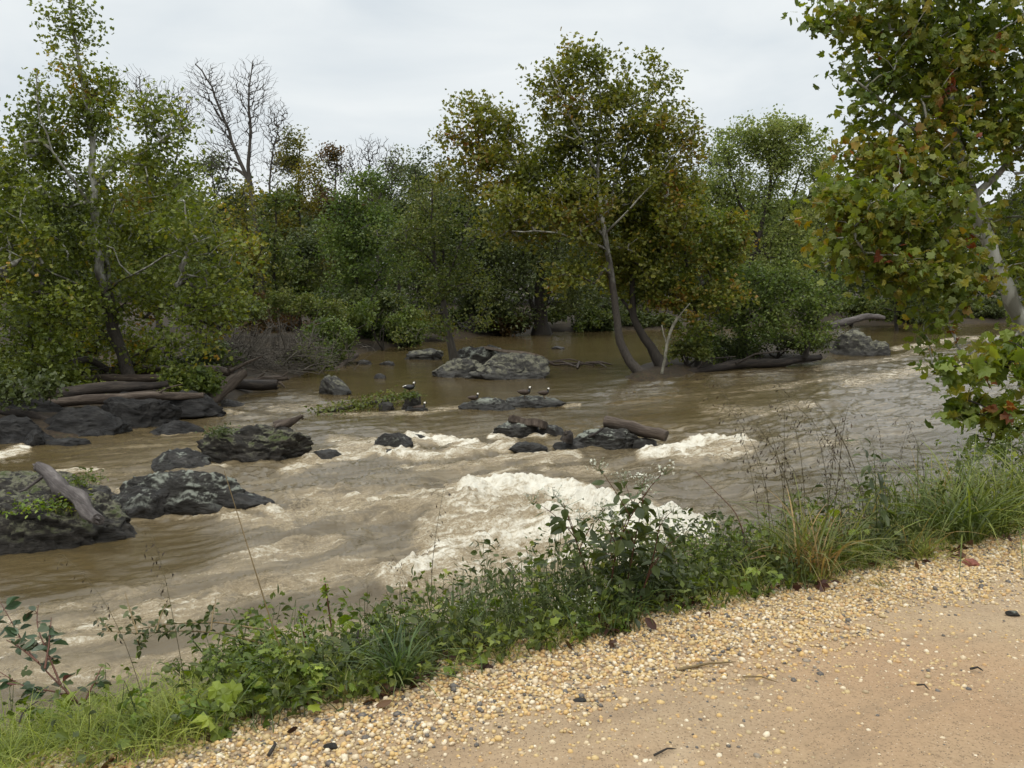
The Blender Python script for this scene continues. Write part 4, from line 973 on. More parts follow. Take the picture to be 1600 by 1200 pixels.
# 5. island trees
tree('small_tree', 'orange tinged small tree on the island right of the curved sycamore', at(1085, 572, .35),
     [(TP(38, (1090, 575), (1088, 530), (1085, 480), (1075, 420), (1065, 360), (1060, 310)), .12, .03), (TP(38, (1087, 480), (1110, 430, .4), (1135, 390, .6)), .06, .02)],
     [blob(1060, 310, 38, 50, 38, 1.1), blob(1020, 370, 37.5, 42, 50, 1), blob(1085, 375, 37.5, 60, 45, 1.3), blob(1140, 385, 38, 40, 50, 1), blob(1040, 450, 37.3, 52, 38, 1.1, .9), blob(1115, 455, 37.3, 55, 35, 1.1, .8), blob(1075, 510, 37, 40, 22, .8, .4)],
     300, 44, .165, .26, 'star5', 'leaf_orange', 'bark_grey', 505)
tree('vase_tree', 'pale green vase shaped tree with dark limbs rising above the island', at(1160, 558, .4),
     [(TP(44, (1160, 560), (1158, 520), (1165, 460), (1172, 410), (1185, 370), (1198, 330), (1205, 280), (1203, 230)), .24, .05), (TP(44, (1172, 410), (1195, 385, .5), (1225, 345, .8), (1240, 300, 1), (1255, 260, 1)), .11, .03), (TP(44, (1186, 372), (1160, 330, -.3), (1145, 285, -.6), (1135, 240, -.8)), .09, .03), (TP(44, (1203, 300), (1225, 250), (1240, 205)), .06, .02)],
     [blob(1195, 205, 44, 62, 26, 1.4), blob(1150, 235, 44, 50, 35, 1.2), blob(1245, 235, 44, 52, 38, 1.3), blob(1130, 290, 44, 40, 35, 1.2, .7), blob(1280, 275, 44.3, 30, 30, 1, .5), blob(1200, 270, 44, 50, 30, 1.2, .5), blob(1225, 325, 44, 55, 35, 1.2, .6), blob(1150, 350, 44.5, 45, 35, 1.2, .5), blob(1240, 390, 44, 55, 42, 1.2, .8), blob(1290, 330, 44.5, 45, 45, 1.2, .8), blob(1120, 380, 45, 50, 45, 1.3, .8), blob(1100, 320, 45, 40, 40, 1.2, .6)],
     520, 44, .17, .30, 'diamond', 'leaf_pale', 'bark_dark', 506, up=.5)
tree('spreading_tree', 'low spreading bright green tree drooping over the dark water edge of the island', at(1185, 566, .35),
     [(TP(40, (1165, 566), (1160, 530), (1158, 490), (1168, 455), (1185, 430)), .17, .04), (TP(40, (1258, 560), (1262, 530), (1275, 500), (1290, 480)), .14, .04), (TP(40, (1160, 500), (1195, 480, -.6), (1230, 470, -1)), .07, .02)],
     [blob(1180, 440, 40, 70, 32, 1.6), blob(1125, 480, 39.5, 45, 30, 1.2), blob(1230, 465, 39.5, 62, 36, 1.5), blob(1190, 505, 39, 60, 24, 1.2, .8), blob(1275, 500, 40, 38, 30, 1.1, .8), blob(1290, 450, 41, 35, 32, 1.1, .6), blob(1110, 530, 38.5, 30, 22, .8, .4), blob(1245, 525, 39, 40, 16, .9, .4)],
     290, 40, .17, .28, 'diamond', 'leaf_fresh', 'bark_dark', 507)

# 6. the bare tree
def bare(label, base, trunks, blobs, n, seed, twig=.012, mat='bark_grey'):
    return tree('bare_tree', label, base, trunks, blobs, n, 0, 0, 0, '', '', mat, seed, twig=twig, upbias=1.9, jit=.028, shell=1.6, step=.6)
Y6 = 60
bare('tall leafless tree with two bare leaders standing against the grey sky', P(405, 505, Y6),
     [(TP(Y6, (412, 505), (408, 420), (398, 330), (388, 285), (372, 245), (355, 200), (340, 160), (325, 120), (305, 100)), .28, .04), (TP(Y6, (392, 290), (386, 260), (392, 215), (390, 170), (388, 130), (395, 95)), .15, .03), (TP(Y6, (404, 370), (422, 300), (424, 240), (435, 200)), .12, .03)],
     [blob(318, 125, Y6, 36, 35, 1.5), blob(345, 150, Y6, 45, 50, 2), blob(395, 120, Y6, 38, 36, 1.6), blob(400, 170, Y6, 45, 45, 2), blob(430, 190, Y6, 28, 45, 1.6), blob(350, 220, Y6, 45, 45, 2), blob(425, 250, Y6, 35, 40, 1.7), blob(330, 250, Y6, 35, 35, 1.5, .6)], 2300, 601, .0068)
bare('fainter leafless tree top rising between the left sycamore and the bare twin leaders', P(255, 480, 68),
     [(TP(68, (255, 480), (250, 350), (235, 250), (225, 180), (218, 120)), .2, .03), (TP(68, (250, 340), (275, 250), (285, 170)), .1, .03)],
     [blob(215, 140, 68, 36, 40, 2), blob(255, 160, 68, 40, 45, 2), blob(290, 170, 68, 30, 45, 2)], 900, 602, .0075)
bare('half bare tree with sparse twigs poking above the bright green tree', P(590, 500, 78),
     [(TP(78, (592, 480), (590, 380), (582, 320), (578, 270), (575, 230)), .22, .04), (TP(78, (588, 330), (560, 290), (545, 250)), .1, .03), (TP(78, (588, 320), (610, 270), (625, 240)), .1, .03)],
     [blob(580, 235, 78, 40, 26, 2), blob(600, 260, 78, 45, 35, 2), blob(550, 265, 78, 30, 30, 2)], 600, 603, .010, mat='bark_dark')

# 7. the far bank wood
def fartree(label, px, Y, top, half, leafm, seed, bark='bark_dark', name='broadleaf_tree', low=None, n=190, per=40, size=.26, sig=.5, base_py=None, kind='diamond', group=None, lean=0.0, topblob=1.0):
    bz = ground_z((px - 800) / F * Y, Y)[0]; base = np.array([(px - 800) / F * Y, Y, bz - .1]); k = Y / F
    R = np.random.default_rng(seed); H = P(px, top, Y)[2] - bz; w = half * k
    lo = (P(px, low, Y)[2] - bz) if low else .22 * H
    tr = [([base + np.array([lean * H * t * t + math.sin(t * 5 + seed) * .02 * H, 0, t * H * .93]) for t in np.linspace(0, 1, 8)], .022 * H ** .5 * 2.6 * .9, .04)]
    bl = []
    for i in range(11):
        t = (i + .5) / 11; z = lo + (H - lo) * t; ww = w * (1 - .62 * abs(t - .42) ** 1.3 * 1.6) * R.uniform(.75, 1.1)
        for j in range(2):
            a = R.uniform(0, 2 * PI); o = ww * .52
            r = ww * R.uniform(.42, .62)
            zz = min(z + R.normal() * .03 * H, H - r * .55)
            bl.append((base[0] + lean * H * t * t + math.cos(a) * o, base[1] + math.sin(a) * o * .8, bz + zz, r, r, r * .62, 1.0))
    return tree(name, label, base, tr, bl, n, per, size, sig, kind, leafm, bark, seed, group, twig=.016, step=.8, shell=1.5)
ft = fartree
ft('olive tree behind the left sycamore, beside the left picture edge', 25, 48, 255, 110, 'leaf_mid', 701)
ft('dull green tree filling the gap between the left sycamore and the bare tree', 255, 56, 240, 95, 'leaf_mid', 702)
ft('dark tree behind the lower twigs of the tall leafless tree', 345, 72, 240, 85, 'leaf_dark', 703)
ft('slim tree with yellow green leaves in front of the leafless trunks', 395, 50, 285, 48, 'leaf_yellow', 704, 'bark_dark', n=120, per=22, size=.22, low=470)
ft('yellow topped tree right of the tall leafless tree', 478, 76, 198, 60, 'leaf_yellow', 705, n=210)
ft('rusty brown tree right of the yellow topped tree', 528, 82, 232, 52, 'leaf_rust', 706)
ft('dark understorey tree beneath the rusty tree', 470, 62, 360, 60, 'leaf_dark', 707, low=470, n=120)
ft('bright green bushy tree in the middle of the far bank left of the pool tree', 560, 54, 260, 92, 'leaf_fresh', 708, low=520, n=300, per=44, size=.22)
ft('dark green round tree behind the bright green bushy tree', 655, 70, 240, 76, 'leaf_dark', 709, low=500, n=240)
ft('grey green tree between the pool tree and the far dark trunk', 735, 62, 300, 72, 'leaf_dark', 710, low=505, n=240)
tree('large_tree', 'large dark tree with a thick black trunk standing at the back of the pool', at(845, 519, .1),
     [(TP(64, (846, 522), (846, 490), (843, 450), (848, 400), (850, 340), (852, 290)), .52, .12), (TP(64, (840, 500), (828, 475), (820, 440), (805, 400)), .2, .06), (TP(64, (848, 480), (862, 450), (875, 410)), .2, .06)],
     [blob(850, 300, 64, 90, 60, 4), blob(790, 370, 63, 65, 55, 3), blob(900, 380, 63, 70, 55, 3), blob(845, 420, 62, 90, 40, 3), blob(770, 450, 62, 55, 40, 2.4), blob(905, 460, 62, 50, 40, 2.4), blob(800, 490, 61.5, 45, 22, 2, .6)],
     330, 42, .27, .55, 'diamond', 'leaf_dark', 'bark_dark', 711, twig=.016, step=.8)
ft('dark green tree on the far bank seen under the curved sycamore', 935, 74, 330, 75, 'leaf_dark', 712, low=505, n=220)
ft('mid green tree far behind the island, left of the pale vase tree', 1010, 82, 262, 75, 'leaf_mid', 713, low=490, n=220)
ft('greyish dark tree on the skyline between the curved sycamore and the vase tree', 1100, 92, 228, 80, 'leaf_dark', 714, n=220)
ft('far green tree behind the right of the vase tree', 1270, 88, 232, 75, 'leaf_mid', 715, low=490, n=220)
ft('far dark tree beyond the tip of the island', 1355, 84, 290, 75, 'leaf_dark', 716, low=500, n=220)
ft('olive tree across the river seen through the right sycamore leaves', 1450, 92, 255, 85, 'leaf_mid', 717, low=495, n=220)
ft('furthest right far bank tree, behind the pale sycamore trunk', 1570, 90, 270, 85, 'leaf_dark', 718, low=495, n=220)
ft('slender dark tree between the leafless tree and the bright green bushy tree', 435, 58, 275, 48, 'leaf_mid', 719, n=110, per=26, low=480)
ft('shaded tree low on the far bank at the left edge behind the log heap', 110, 40, 340, 95, 'leaf_dark', 720, low=560, n=200)

# shrubs along the far water edge
def shrub(label, px, py, Y, rx, ry, leafm, seed, n=90, per=40, size=.15, kind='diamond', group=None, name='shrub'):
    bx = (px - 800) / F * Y; bz = max(ground_z(bx, Y)[0], 0); base = np.array([bx, Y, bz - .05]); k = Y / F
    R = np.random.default_rng(seed); top = P(px, py - ry, Y)[2]
    tr = [([base, base + np.array([R.normal() * .5, R.normal() * .3, (top - bz) * .35]), base + np.array([R.normal() * .8, R.normal() * .5, (top - bz) * .75])], .04, .015) for _ in range(4)]
    bl = []
    for _ in range(11):
        u = R.uniform(-1, 1); sz = R.uniform(.18, .5); bl.append(blob(px + u * rx * 1.05, py + (R.uniform(-.7, .55) * (1 - .35 * abs(u)) + .1) * ry, Y + R.normal() * .6, rx * sz, ry * sz * R.uniform(.7, 1.2), rx * k * sz))
    return tree(name, label, base, tr, bl, n, per, size, .22, kind, leafm, 'bark_dark', seed, group, twig=.007, step=.4, cat='shrub')
shrub('bright green bush hanging over the pool edge below the far bank', 520, 530, 41, 45, 48, 'leaf_fresh', 801, 130, 44)
shrub('rounded green bush left of the thin pool tree', 600, 500, 49, 55, 40, 'leaf_fresh', 802, 130, 44, .18)
shrub('yellowing bush at the back of the pool behind the thin tree', 655, 505, 56, 40, 28, 'leaf_yellow', 803, 80, 36, .2)
shrub('dark bush at the back of the pool left of the black trunk', 760, 492, 63, 55, 28, 'leaf_dark', 804, 100, 40, .24)
shrub('leafy green bush growing out of the log heap on the left bank', 302, 598, 27.5, 32, 24, 'leaf_fresh', 805, 60, 34, .16, 'star5')
shrub('dull bush behind the heap of bare branches', 470, 480, 48, 60, 40, 'leaf_mid', 806, 100, 34, .18)
shrub('brownish bush between the leafless tree and the brush heap', 400, 490, 50, 55, 42, 'leaf_rust', 807, 90, 30, .18)
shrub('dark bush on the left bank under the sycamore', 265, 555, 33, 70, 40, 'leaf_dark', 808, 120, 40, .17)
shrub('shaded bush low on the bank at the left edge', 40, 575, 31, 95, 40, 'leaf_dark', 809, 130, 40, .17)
shrub('dark bush beside the black trunk at the back of the pool', 905, 490, 68, 55, 26, 'leaf_mid', 810, 90, 40, .25)
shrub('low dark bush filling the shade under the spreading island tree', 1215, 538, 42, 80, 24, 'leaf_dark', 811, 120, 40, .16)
shrub('dark bush on the far bank beyond the tip of the island', 1390, 485, 80, 70, 24, 'leaf_dark', 812, 110, 40, .28)
shrub('far bank bush showing between hanging sycamore leaves', 1510, 482, 84, 70, 26, 'leaf_dark', 813, 110, 40, .28)
shrub('small bush at the island end behind the dead sapling', 1075, 548, 37.5, 34, 26, 'leaf_mid', 814, 70, 36, .16)
shrub('grey green bush on the island between the dead sapling and the spreading tree', 1130, 545, 40, 36, 24, 'leaf_dark', 815, 70, 36, .16)

shrub('leafy bush spilling over the dark bank rocks at the far left', 95, 600, 27.5, 80, 36, 'leaf_left', 816, 130, 40, .17, 'star5')
shrub('tangled bush behind the long reddish log', 330, 560, 35, 60, 34, 'leaf_mid', 817, 110, 40, .17)
shrub('low weedy bush right of the heap of bare branches', 478, 560, 38, 34, 24, 'leaf_mid', 818, 70, 40, .15)
shrub('olive bush filling the gap below the slim yellow green tree', 340, 490, 42, 60, 55, 'leaf_mid', 819, 150, 40, .18)
shrub('low rusty bush on the rise behind the heap of bare branches', 450, 505, 56, 60, 30, 'leaf_rust', 820, 90, 36, .2)
shrub('shadowed bush on the far bank behind the bright green bush', 560, 490, 58, 60, 34, 'leaf_dark', 821, 110, 40, .2)

for lab, px, py, Y, rx, ry, m, sd in (('dark leafy bush at the waterline behind the low pale pool rock', 610, 525, 53, 42, 24, 'leaf_dark', 831), ('brownish bush at the waterline between the thin pool tree and the black trunk', 790, 505, 63, 34, 18, 'leaf_rust', 832), ('low green bush on the far shore seen between the black trunk and the curved sycamore', 930, 503, 69, 40, 16, 'leaf_dark', 833), ('low dark bush on the far shore behind the leaning dark trunk', 1010, 498, 72, 48, 18, 'leaf_dark', 834),
    ('olive bush on the far bank above the arching dark log', 1330, 478, 76, 48, 26, 'leaf_mid', 835), ('dark bush on the far shore below the olive tree across the river', 1450, 484, 82, 50, 22, 'leaf_dark', 836), ('dense dark bush between the bright green tree and the bush over the pool', 555, 470, 52, 60, 44, 'leaf_dark', 837), ('mid green bush below the yellow topped tree', 455, 450, 60, 60, 50, 'leaf_mid', 838), ('olive thicket between the left sycamore and the slim yellow green tree', 310, 430, 45, 70, 60, 'leaf_mid', 839)):
    shrub(lab, px, py, Y, rx, ry, m, sd, 110, 42, .0042 * Y)

ft('mid green tree closing the gap between the grey green tree and the curved sycamore crown', 690, 66, 268, 62, 'leaf_mid', 741, low=480, n=200)
ft('far olive tree right of the rusty brown tree', 620, 88, 222, 66, 'leaf_mid', 742, n=180)
ft('far green tree between the skyline tree and the near sycamore, behind the vase tree', 1190, 78, 262, 95, 'leaf_mid', 743, low=480, n=240)
ft('green tree behind the near sycamore leaves left of its trunk', 1400, 70, 330, 90, 'leaf_mid', 744, low=485, n=220)
shrub('bushy dark leaves hanging in front of the black bank rocks at the left edge', 15, 604, 23.2, 62, 28, 'leaf_dark', 851, 70, 34, .13, 'star5')

# the closed wall of woodland further back
def far_woods():
    R = np.random.default_rng(77); mb = MB(); n = 52000
    Y = R.uniform(98, 128, n); px = R.uniform(-250, 1850, n); x = (px - 800) / F * Y
    prof = 11.0 + 2.6 * fbm(np.stack([x * .09, Y * .02, x * 0], 1), 3) * 1.4 + 1.0 * noise3(np.stack([x * .35, Y * .3, x * 0], 1))
    z = 2 + prof * R.uniform(0, 1, n) ** .75
    P3 = np.stack([x, Y, z], 1)
    keep = fbm(P3 * .35, 3) > -.45
    P3 = P3[keep]; rand_leaves(mb, P3, R.uniform(.5, 1.0, len(P3)), 'star5', R, .7, .3)
    o = mb.build('far_woods', M['leaf_dark'], smooth=False); tag(o, kind='stuff')
far_woods()
# ---------------------------------------------------------------- gravel and small things on the path
def path_top(x, y): return path_z(np.atleast_1d(np.asarray(x, float)), np.atleast_1d(np.asarray(y, float)))
def pebbles():
    R = np.random.default_rng(41); mb = MB()
    V1, F1 = ICO[1]; protos = []
    for k in range(14):
        V = V1.copy() * R.uniform(.75, 1.15, size=(1, 3)); V *= (1 + .22 * noise3(V * 1.2 + k * 5))[:, None]
        for q in range(5):
            dr = nrm(R.normal(size=3)); o = R.uniform(.55, .8); d = V @ dr; V -= np.maximum(d - o, 0)[:, None] * dr * .9
        V[:, 2] *= R.uniform(.55, .85); protos.append(V)
    def scatter(n, s0, s1, n0, n1, dens, size, sunk):
        s = R.uniform(s0, s1, n * 3); nn = R.uniform(n0, n1, n * 3); x, y = from_sn(s, nn)
        clump = .5 + .9 * noise3(np.stack([x * 1.6, y * 1.6, x * 0 + 2], 1)) + .4 * noise3(np.stack([x * 5, y * 5, x * 0], 1))
        k = R.uniform(0, 1, n * 3) < dens(s, nn, clump); x, y = x[k][:n], y[k][:n]
        # nothing outside what the path side can show
        v = (y > 1.2) & (np.abs(x) < y * .75 + .6); x, y = x[v], y[v]
        z = path_top(x, y); sz = size(len(x)); ids = R.integers(0, 14, len(x))
        for q in range(14):
            m = ids == q; c = m.sum()
            if not c: continue
            a = R.uniform(0, 2 * PI, c); b = R.normal(size=c) * .35; V = protos[q]
            ca, sa, cb, sb = np.cos(a), np.sin(a), np.cos(b), np.sin(b)
            X = V[None, :, 0] * cb[:, None] - V[None, :, 2] * sb[:, None]; Z = V[None, :, 0] * sb[:, None] + V[None, :, 2] * cb[:, None]; Yv = V[None, :, 1]
            W = np.stack([X * ca[:, None] - Yv * sa[:, None], X * sa[:, None] + Yv * ca[:, None], Z], -1) * sz[m][:, None, None]
            W += np.stack([x[m], y[m], z[m] + sz[m] * sunk], -1)[:, None]
            mb.add(W.reshape(-1, 3), (F1[None] + (np.arange(c) * len(V))[:, None, None]).reshape(-1, 3))
    lg = lambda a, b: (lambda n: np.clip(R.lognormal(math.log(a), b, n), a * .45, a * 2.3))
    # the loose gravel bank along the grass, then stones thinning out over the packed sand
    scatter(40000, -1.6, 7.5, -.62, .30, lambda s, n, c: np.clip(1.3 - sstep(n, -.15, -.60) * 1.2 + (c - .5) * .45, 0, 1), lg(.0078, .34), .3)
    scatter(5200, -2, 9, -1.15, -.3, lambda s, n, c: np.clip(.75 - sstep(n, -.3, -1.0) * .7 + (c - .5) * .7, .02, 1), lg(.0075, .35), .0)
    scatter(3000, -2, 9, -3.2, -.5, lambda s, n, c: np.clip(c * .6, .05, 1), lg(.0048, .45), -.25)
    scatter(80, -2, 9, -2.6, -.3, lambda s, n, c: np.ones_like(s), lg(.010, .2), -.35)
    tag(mb.build('gravel', M['pebble']), kind='stuff')
pebbles()

def red_stone():
    c = at(1513, 886, PATH_Z - .02); V, Fc = rock_verts(.10, .07, .05, 5, 4, 9, .10, 0, .3); mb = MB(); mb.add(V + c, Fc)
    t = NT('red_stone'); n1 = t.noise(t.obj(), 40, 5, .6); t.l(t.pbsdf(t.ramp(n1, [(.3, (.11, .035, .022)), (.6, (.24, .085, .055)), (.8, (.33, .16, .11))]), .7, .3, t.bump(n1, .5, .01)).outputs[0], t.out.inputs[0]); M['red_stone'] = t.m
    tag(mb.build('stone', M['red_stone'], origin=c), 'dull red stone lying on the gravel at the right below the grass', 'stone')
red_stone()
for i, (x, y, w_, lab) in enumerate([(1582, 960, .07, 'dark flat chip of bark on the sand near the right picture edge'), (516, 1168, .05, 'black angular stone among yellow gravel near the bottom edge'), (778, 1122, .05, 'black pebble sitting on the sand below the yellow weed'), (905, 1098, .06, 'grey brown stone on the sand below the dark plants')]):
    c = at(x, y, PATH_Z); V, Fc = rock_verts(w_, w_ * .6, w_ * .28, 50 + i, 2, 7, .08, 0, .3); mb = MB(); mb.add(V + c, Fc)
    tag(mb.build('stone' if i else 'bark_chip', M['rock_wet'], origin=c), lab, 'stone' if i else 'bark chip')
for i, (x0, y0, x1, y1, r, lab) in enumerate([(1058, 1047, 1150, 1034, .006, 'long thin straw lying on the gravel edge right of the dark plants'), (1432, 1070, 1452, 1078, .004, 'short dark twig on bare sand at right, lower of two'), (1516, 1045, 1536, 1048, .005, 'short dark twig on bare sand at right, upper of two'), (1022, 1180, 1056, 1170, .004, 'crooked twig on the sand near the bottom edge'), (420, 1180, 428, 1158, .007, 'black stick end standing in gravel near the bottom edge'), (1160, 1057, 1215, 1066, .004, 'green tipped sprig lying on the sand')]):
    a, b = at(x0, y0, PATH_Z + .012), at(x1, y1, PATH_Z + .012); mb = MB(); m = (a + b) / 2 + np.array([.01, .012, .006])
    tube(mb, [a, a * .5 + m * .5, m, m * .5 + b * .5, b], [r, r, r * .8, r * .7, r * .3], 5)
    tag(mb.build('twig', M['stem_tan' if i in (0, 5) else 'bark_dark'], origin=a), lab, 'twig')

# ---------------------------------------------------------------- plants along the bank
def bank_h(px):
    return np.interp(px, [-200, 0, 200, 350, 480, 600, 700, 800, 900, 1000, 1100, 1200, 1300, 1400, 1450, 1500, 1600, 1800], [.22, .24, .26, .29, .31, .26, .32, .40, .44, .44, .38, .36, .42, .42, .48, .58, .68, .7])
def gz(x, y):
    x = np.atleast_1d(np.asarray(x, float)); y = np.atleast_1d(np.asarray(y, float))
    return np.maximum(ground_z(x, y), np.where(edge_sn(x, y)[1] < .4, path_z(x, y), -9))

def undergrowth(name, n, pxr, kinds, seed, mat, size, hfac=1.0, nmax=1.7, n0=-.02):
    R = np.random.default_rng(seed); s = R.uniform(-3.2, 10, n * 3); nn = n0 + (nmax - n0) * R.uniform(0, 1, n * 3) ** 1.25
    x, y = from_sn(s, nn); z0 = gz(x, y); px, py = proj(np.stack([x, y, z0], 1))
    w = np.interp(px, [p for p, _ in pxr], [v for _, v in pxr]); clump = .55 + 1.3 * noise3(np.stack([x * 3.2, y * 3.2, x * 0 + seed], 1))
    k = (R.uniform(0, 1, n * 3) < w * np.clip(clump, .12, 1.2)) & (y > 1.0); x, y, z0, px, nn, cl = x[k][:n], y[k][:n], z0[k][:n], px[k][:n], nn[k][:n], clump[k][:n]
    H = bank_h(px) * hfac * np.clip(.45 + .7 * cl, .4, 1.25) * (.35 + .65 * sstep(nn, -.05, .35)); z = z0 + .01 + H * R.uniform(0, 1, len(x)) ** .8
    mb = MB(); P3 = np.stack([x, y, z], 1); sp = R.choice(len(kinds), len(x))
    # leaves sit along short stems
    for q, kd in enumerate(kinds):
        m = sp == q; rand_leaves(mb, P3[m], R.uniform(size[0], size[1], m.sum()), kd, R, .8, .25)
    j = R.choice(len(x), len(x) // 7); st = MB()
    for i in j:
        b = np.array([x[i] + R.normal() * .04, y[i] + R.normal() * .04, z0[i] - .02]); p = P3[i]
        tube(mb, [b, (b + p) / 2 + R.normal(size=3) * .015, p], [.0028, .002, .001], 3, 1)
    tag(mb.build(name, [M[mat], M['stem_green']], smooth=False), kind='stuff')
undergrowth('leafy_undergrowth', 12000, [(-200, .12), (240, .15), (330, .8), (560, .7), (700, .7), (1200, .9), (1290, .35), (1600, .22)], ['oval', 'diamond', 'star5'], 51, 'fg_leaf', (.022, .045))
undergrowth('dark_undergrowth', 9500, [(-200, .06), (240, .08), (400, .35), (650, .9), (800, 1), (1180, .9), (1270, .4), (1380, .55), (1450, .2), (1600, .25)], ['lance', 'oval', 'lance'], 53, 'fg_dark', (.025, .06), 1.0)
undergrowth('broad_leaf_vines', 1500, [(-200, .15), (240, .15), (330, .9), (560, .8), (640, .2), (900, .1), (1150, .4), (1250, .3), (1400, .02)], ['lobed'], 57, 'fg_bright', (.035, .075), .75, .8)
undergrowth('fallen_leaves', 420, [(-200, .6), (1600, .8)], ['oval', 'lobed'], 59, 'fg_brown', (.04, .085), .10, .45, -.10)

def blades(mb, R, n, L, spread, width, droop, r0, org=(0, 0, 0), seg=6, az=None):
    a = R.uniform(0, 2 * PI, n) if az is None else az; l = L * R.uniform(.45, 1.1, n); sp = spread * R.uniform(.2, 1.3, n); dr = droop * R.uniform(.4, 1.4, n)
    rr = r0 * np.sqrt(R.uniform(0, 1, n)); a0 = R.uniform(0, 2 * PI, n); t = np.linspace(0, 1, seg + 1)
    bx = org[0] + rr * np.cos(a0); by = org[1] + rr * np.sin(a0)
    ho = l[:, None] * (sp[:, None] * t + dr[:, None] * t ** 2.2 * .8); z = l[:, None] * (t * np.sqrt(np.maximum(1 - np.minimum(sp, .95) ** 2, .1))[:, None] - dr[:, None] * t ** 2.6 * .75)
    tw = R.normal(size=n) * .5
    c = np.stack([bx[:, None] + np.cos(a)[:, None] * ho, by[:, None] + np.sin(a)[:, None] * ho, org[2] + np.maximum(z, .01)], -1)
    side = np.stack([-np.sin(a + tw), np.cos(a + tw), R.normal(size=n) * .3], -1)[:, None]
    wd = (width * R.uniform(.6, 1.2, n))[:, None] * (np.clip(1.05 - t ** 2.2, .04, 1) * (.55 + .45 * sstep(t, 0, .3)))[None]
    V = np.stack([c - side * wd[..., None] / 2, c + side * wd[..., None] / 2], 2).reshape(-1, 3)
    i = np.arange(n)[:, None] * (2 * (seg + 1)); k = np.arange(seg)[None] * 2
    mb.add(V, np.stack([i + k, i + k + 1, i + k + 3, i + k + 2], -1).reshape(-1, 4))

def fine_grass():
    R = np.random.default_rng(61); mb = MB()
    for q in range(900):
        s = R.uniform(-2.6, 1.1) if q < 600 else R.uniform(1, 8.5); n = R.uniform(-.02, .75); x, y = from_sn(s, n); z = gz(x, y); px, _ = proj(np.array([[x, y, z[0]]]))
        if q < 600 and R.uniform() > np.interp(px[0], [-300, 220, 330, 420], [1, 1, .5, .12]): continue
        blades(mb, R, 20, R.uniform(.10, .26), .6, .0032, .65, .05, (x, y, z[0]), 5)
    tag(mb.build('fine_grass', M['grass_light'], smooth=False), kind='stuff')
fine_grass()

def tuft(label, mats, n, L, spread, width, droop, r0, seed, group=None, name='grass_clump', loc=(0, 0, 0)):
    R = np.random.default_rng(seed); mb = MB(); blades(mb, R, n, L, spread, width, droop, r0, seg=8)
    o = mb.build(name, M[mats], smooth=False); o.location = tuple(loc); return tag(o, label, 'grass', group)
def on_bank(px, py):
    """the point on the bank whose foot is seen at px, py"""
    lo, hi = at(px, py, PATH_Z + .05), at(px, py, -.5)
    for t in np.linspace(0, 1, 400):
        q = lo + (hi - lo) * t
        if gz(q[:1], q[1:2])[0] >= q[2]: return np.array([q[0], q[1], gz(q[:1], q[1:2])[0]])
    return lo
def bank_pt(px, back=0.0):
    """a point on the bank under picture column px, back metres behind the gravel edge"""
    b = (px - 800) / F
    # intersection of the column with the line n = back
    # x = b*Y' with Y' the depth; solve along the edge
    best = None
    ss = np.linspace(-4, 11, 1500); x, y = from_sn(ss, back); z = gz(x, y); p, _ = proj(np.stack([x, y, z], 1))
    i = int(np.argmin(np.abs(p - px))); return np.array([x[i], y[i], z[i]])

GR = 'grass tufts along the gravel edge'
tuft('dark blue green grass clump with broad arching blades at the gravel edge', 'grass_dark', 95, .36, .62, .0095, .55, .05, 1, None, loc=bank_pt(622, .06))
TUFTS = [
 ('large grass clump with long drooping straw tipped blades, right of centre', 1262, .12, 'grass_tan', 140, .68, .42, .010, .65, .12),
 ('broad leaved grass clump arching over the gravel at the far right', 1500, .10, 'grass', 170, .76, .55, .011, .75, .14),
 ('yellow green grass clump behind the arching clump at far right', 1455, .45, 'grass_tan', 150, .80, .40, .008, .6, .16),
 ('dense green grass at the right picture edge', 1590, .25, 'grass', 190, .86, .45, .010, .65, .2),
 ('rusty straw grass leaning left beside the arching clump', 1420, .12, 'grass_tan', 110, .46, .62, .006, .6, .12),
 ('short fresh grass tuft on the gravel below the straw grass', 1448, .0, 'grass_light', 80, .22, .7, .006, .5, .1),
 ('grass clump at the left foot of the tall drooping weed', 1330, .15, 'grass', 100, .45, .45, .007, .6, .12),
 ('thin grass tuft left of the straw tipped clump', 1178, .06, 'grass', 60, .30, .5, .006, .6, .07),
 ('pale grass clump at the right of the brambly shrub', 470, .25, 'grass_dark', 60, .46, .42, .008, .6, .08),
 ('long leaning grass blades over the dark plants', 900, .2, 'grass_dark', 50, .44, .45, .009, .6, .1),
 ('wide grass blades rising behind the blue green clump', 690, .35, 'grass_dark', 34, .42, .3, .012, .5, .08),
 ('grass bending to the gravel under the white flowered weed', 985, .12, 'grass_dark', 50, .30, .5, .008, .6, .08),
 ('tall yellow green grass clump standing behind the straw grass at right', 1400, .5, 'grass', 130, .78, .38, .008, .6, .16),
 ('dense arching grass clump between the arching clump and the right edge', 1550, .08, 'grass', 150, .62, .6, .009, .7, .14),
 ('tan tipped grass behind the large drooping clump', 1300, .4, 'grass_tan', 110, .62, .35, .007, .6, .16),
 ('upright green grass left of the large drooping clump', 1225, .3, 'grass', 90, .5, .4, .007, .6, .12),
 ('light green grass clump topping the bank at far right', 1520, .6, 'grass_light', 140, .78, .4, .007, .6, .16),
 ('light fine grass mound at the bottom edge beside the gravel', 250, .06, 'grass_light', 220, .22, .65, .0038, .7, .16),
 ('light fine grass mound at the left edge below the red stemmed shrub', 40, .35, 'grass_light', 240, .25, .6, .0038, .7, .22),
 ('light fine grass mound at the lower left corner', 120, .22, 'grass_light', 230, .26, .6, .0038, .7, .22),
 ('light fine grass mound in front of the red stemmed shrub', 215, .30, 'grass_light', 220, .27, .6, .0038, .7, .2),
 ('light grass sweeping right beside the bright vine leaves', 300, .28, 'grass_light', 160, .28, .6, .004, .7, .15)]
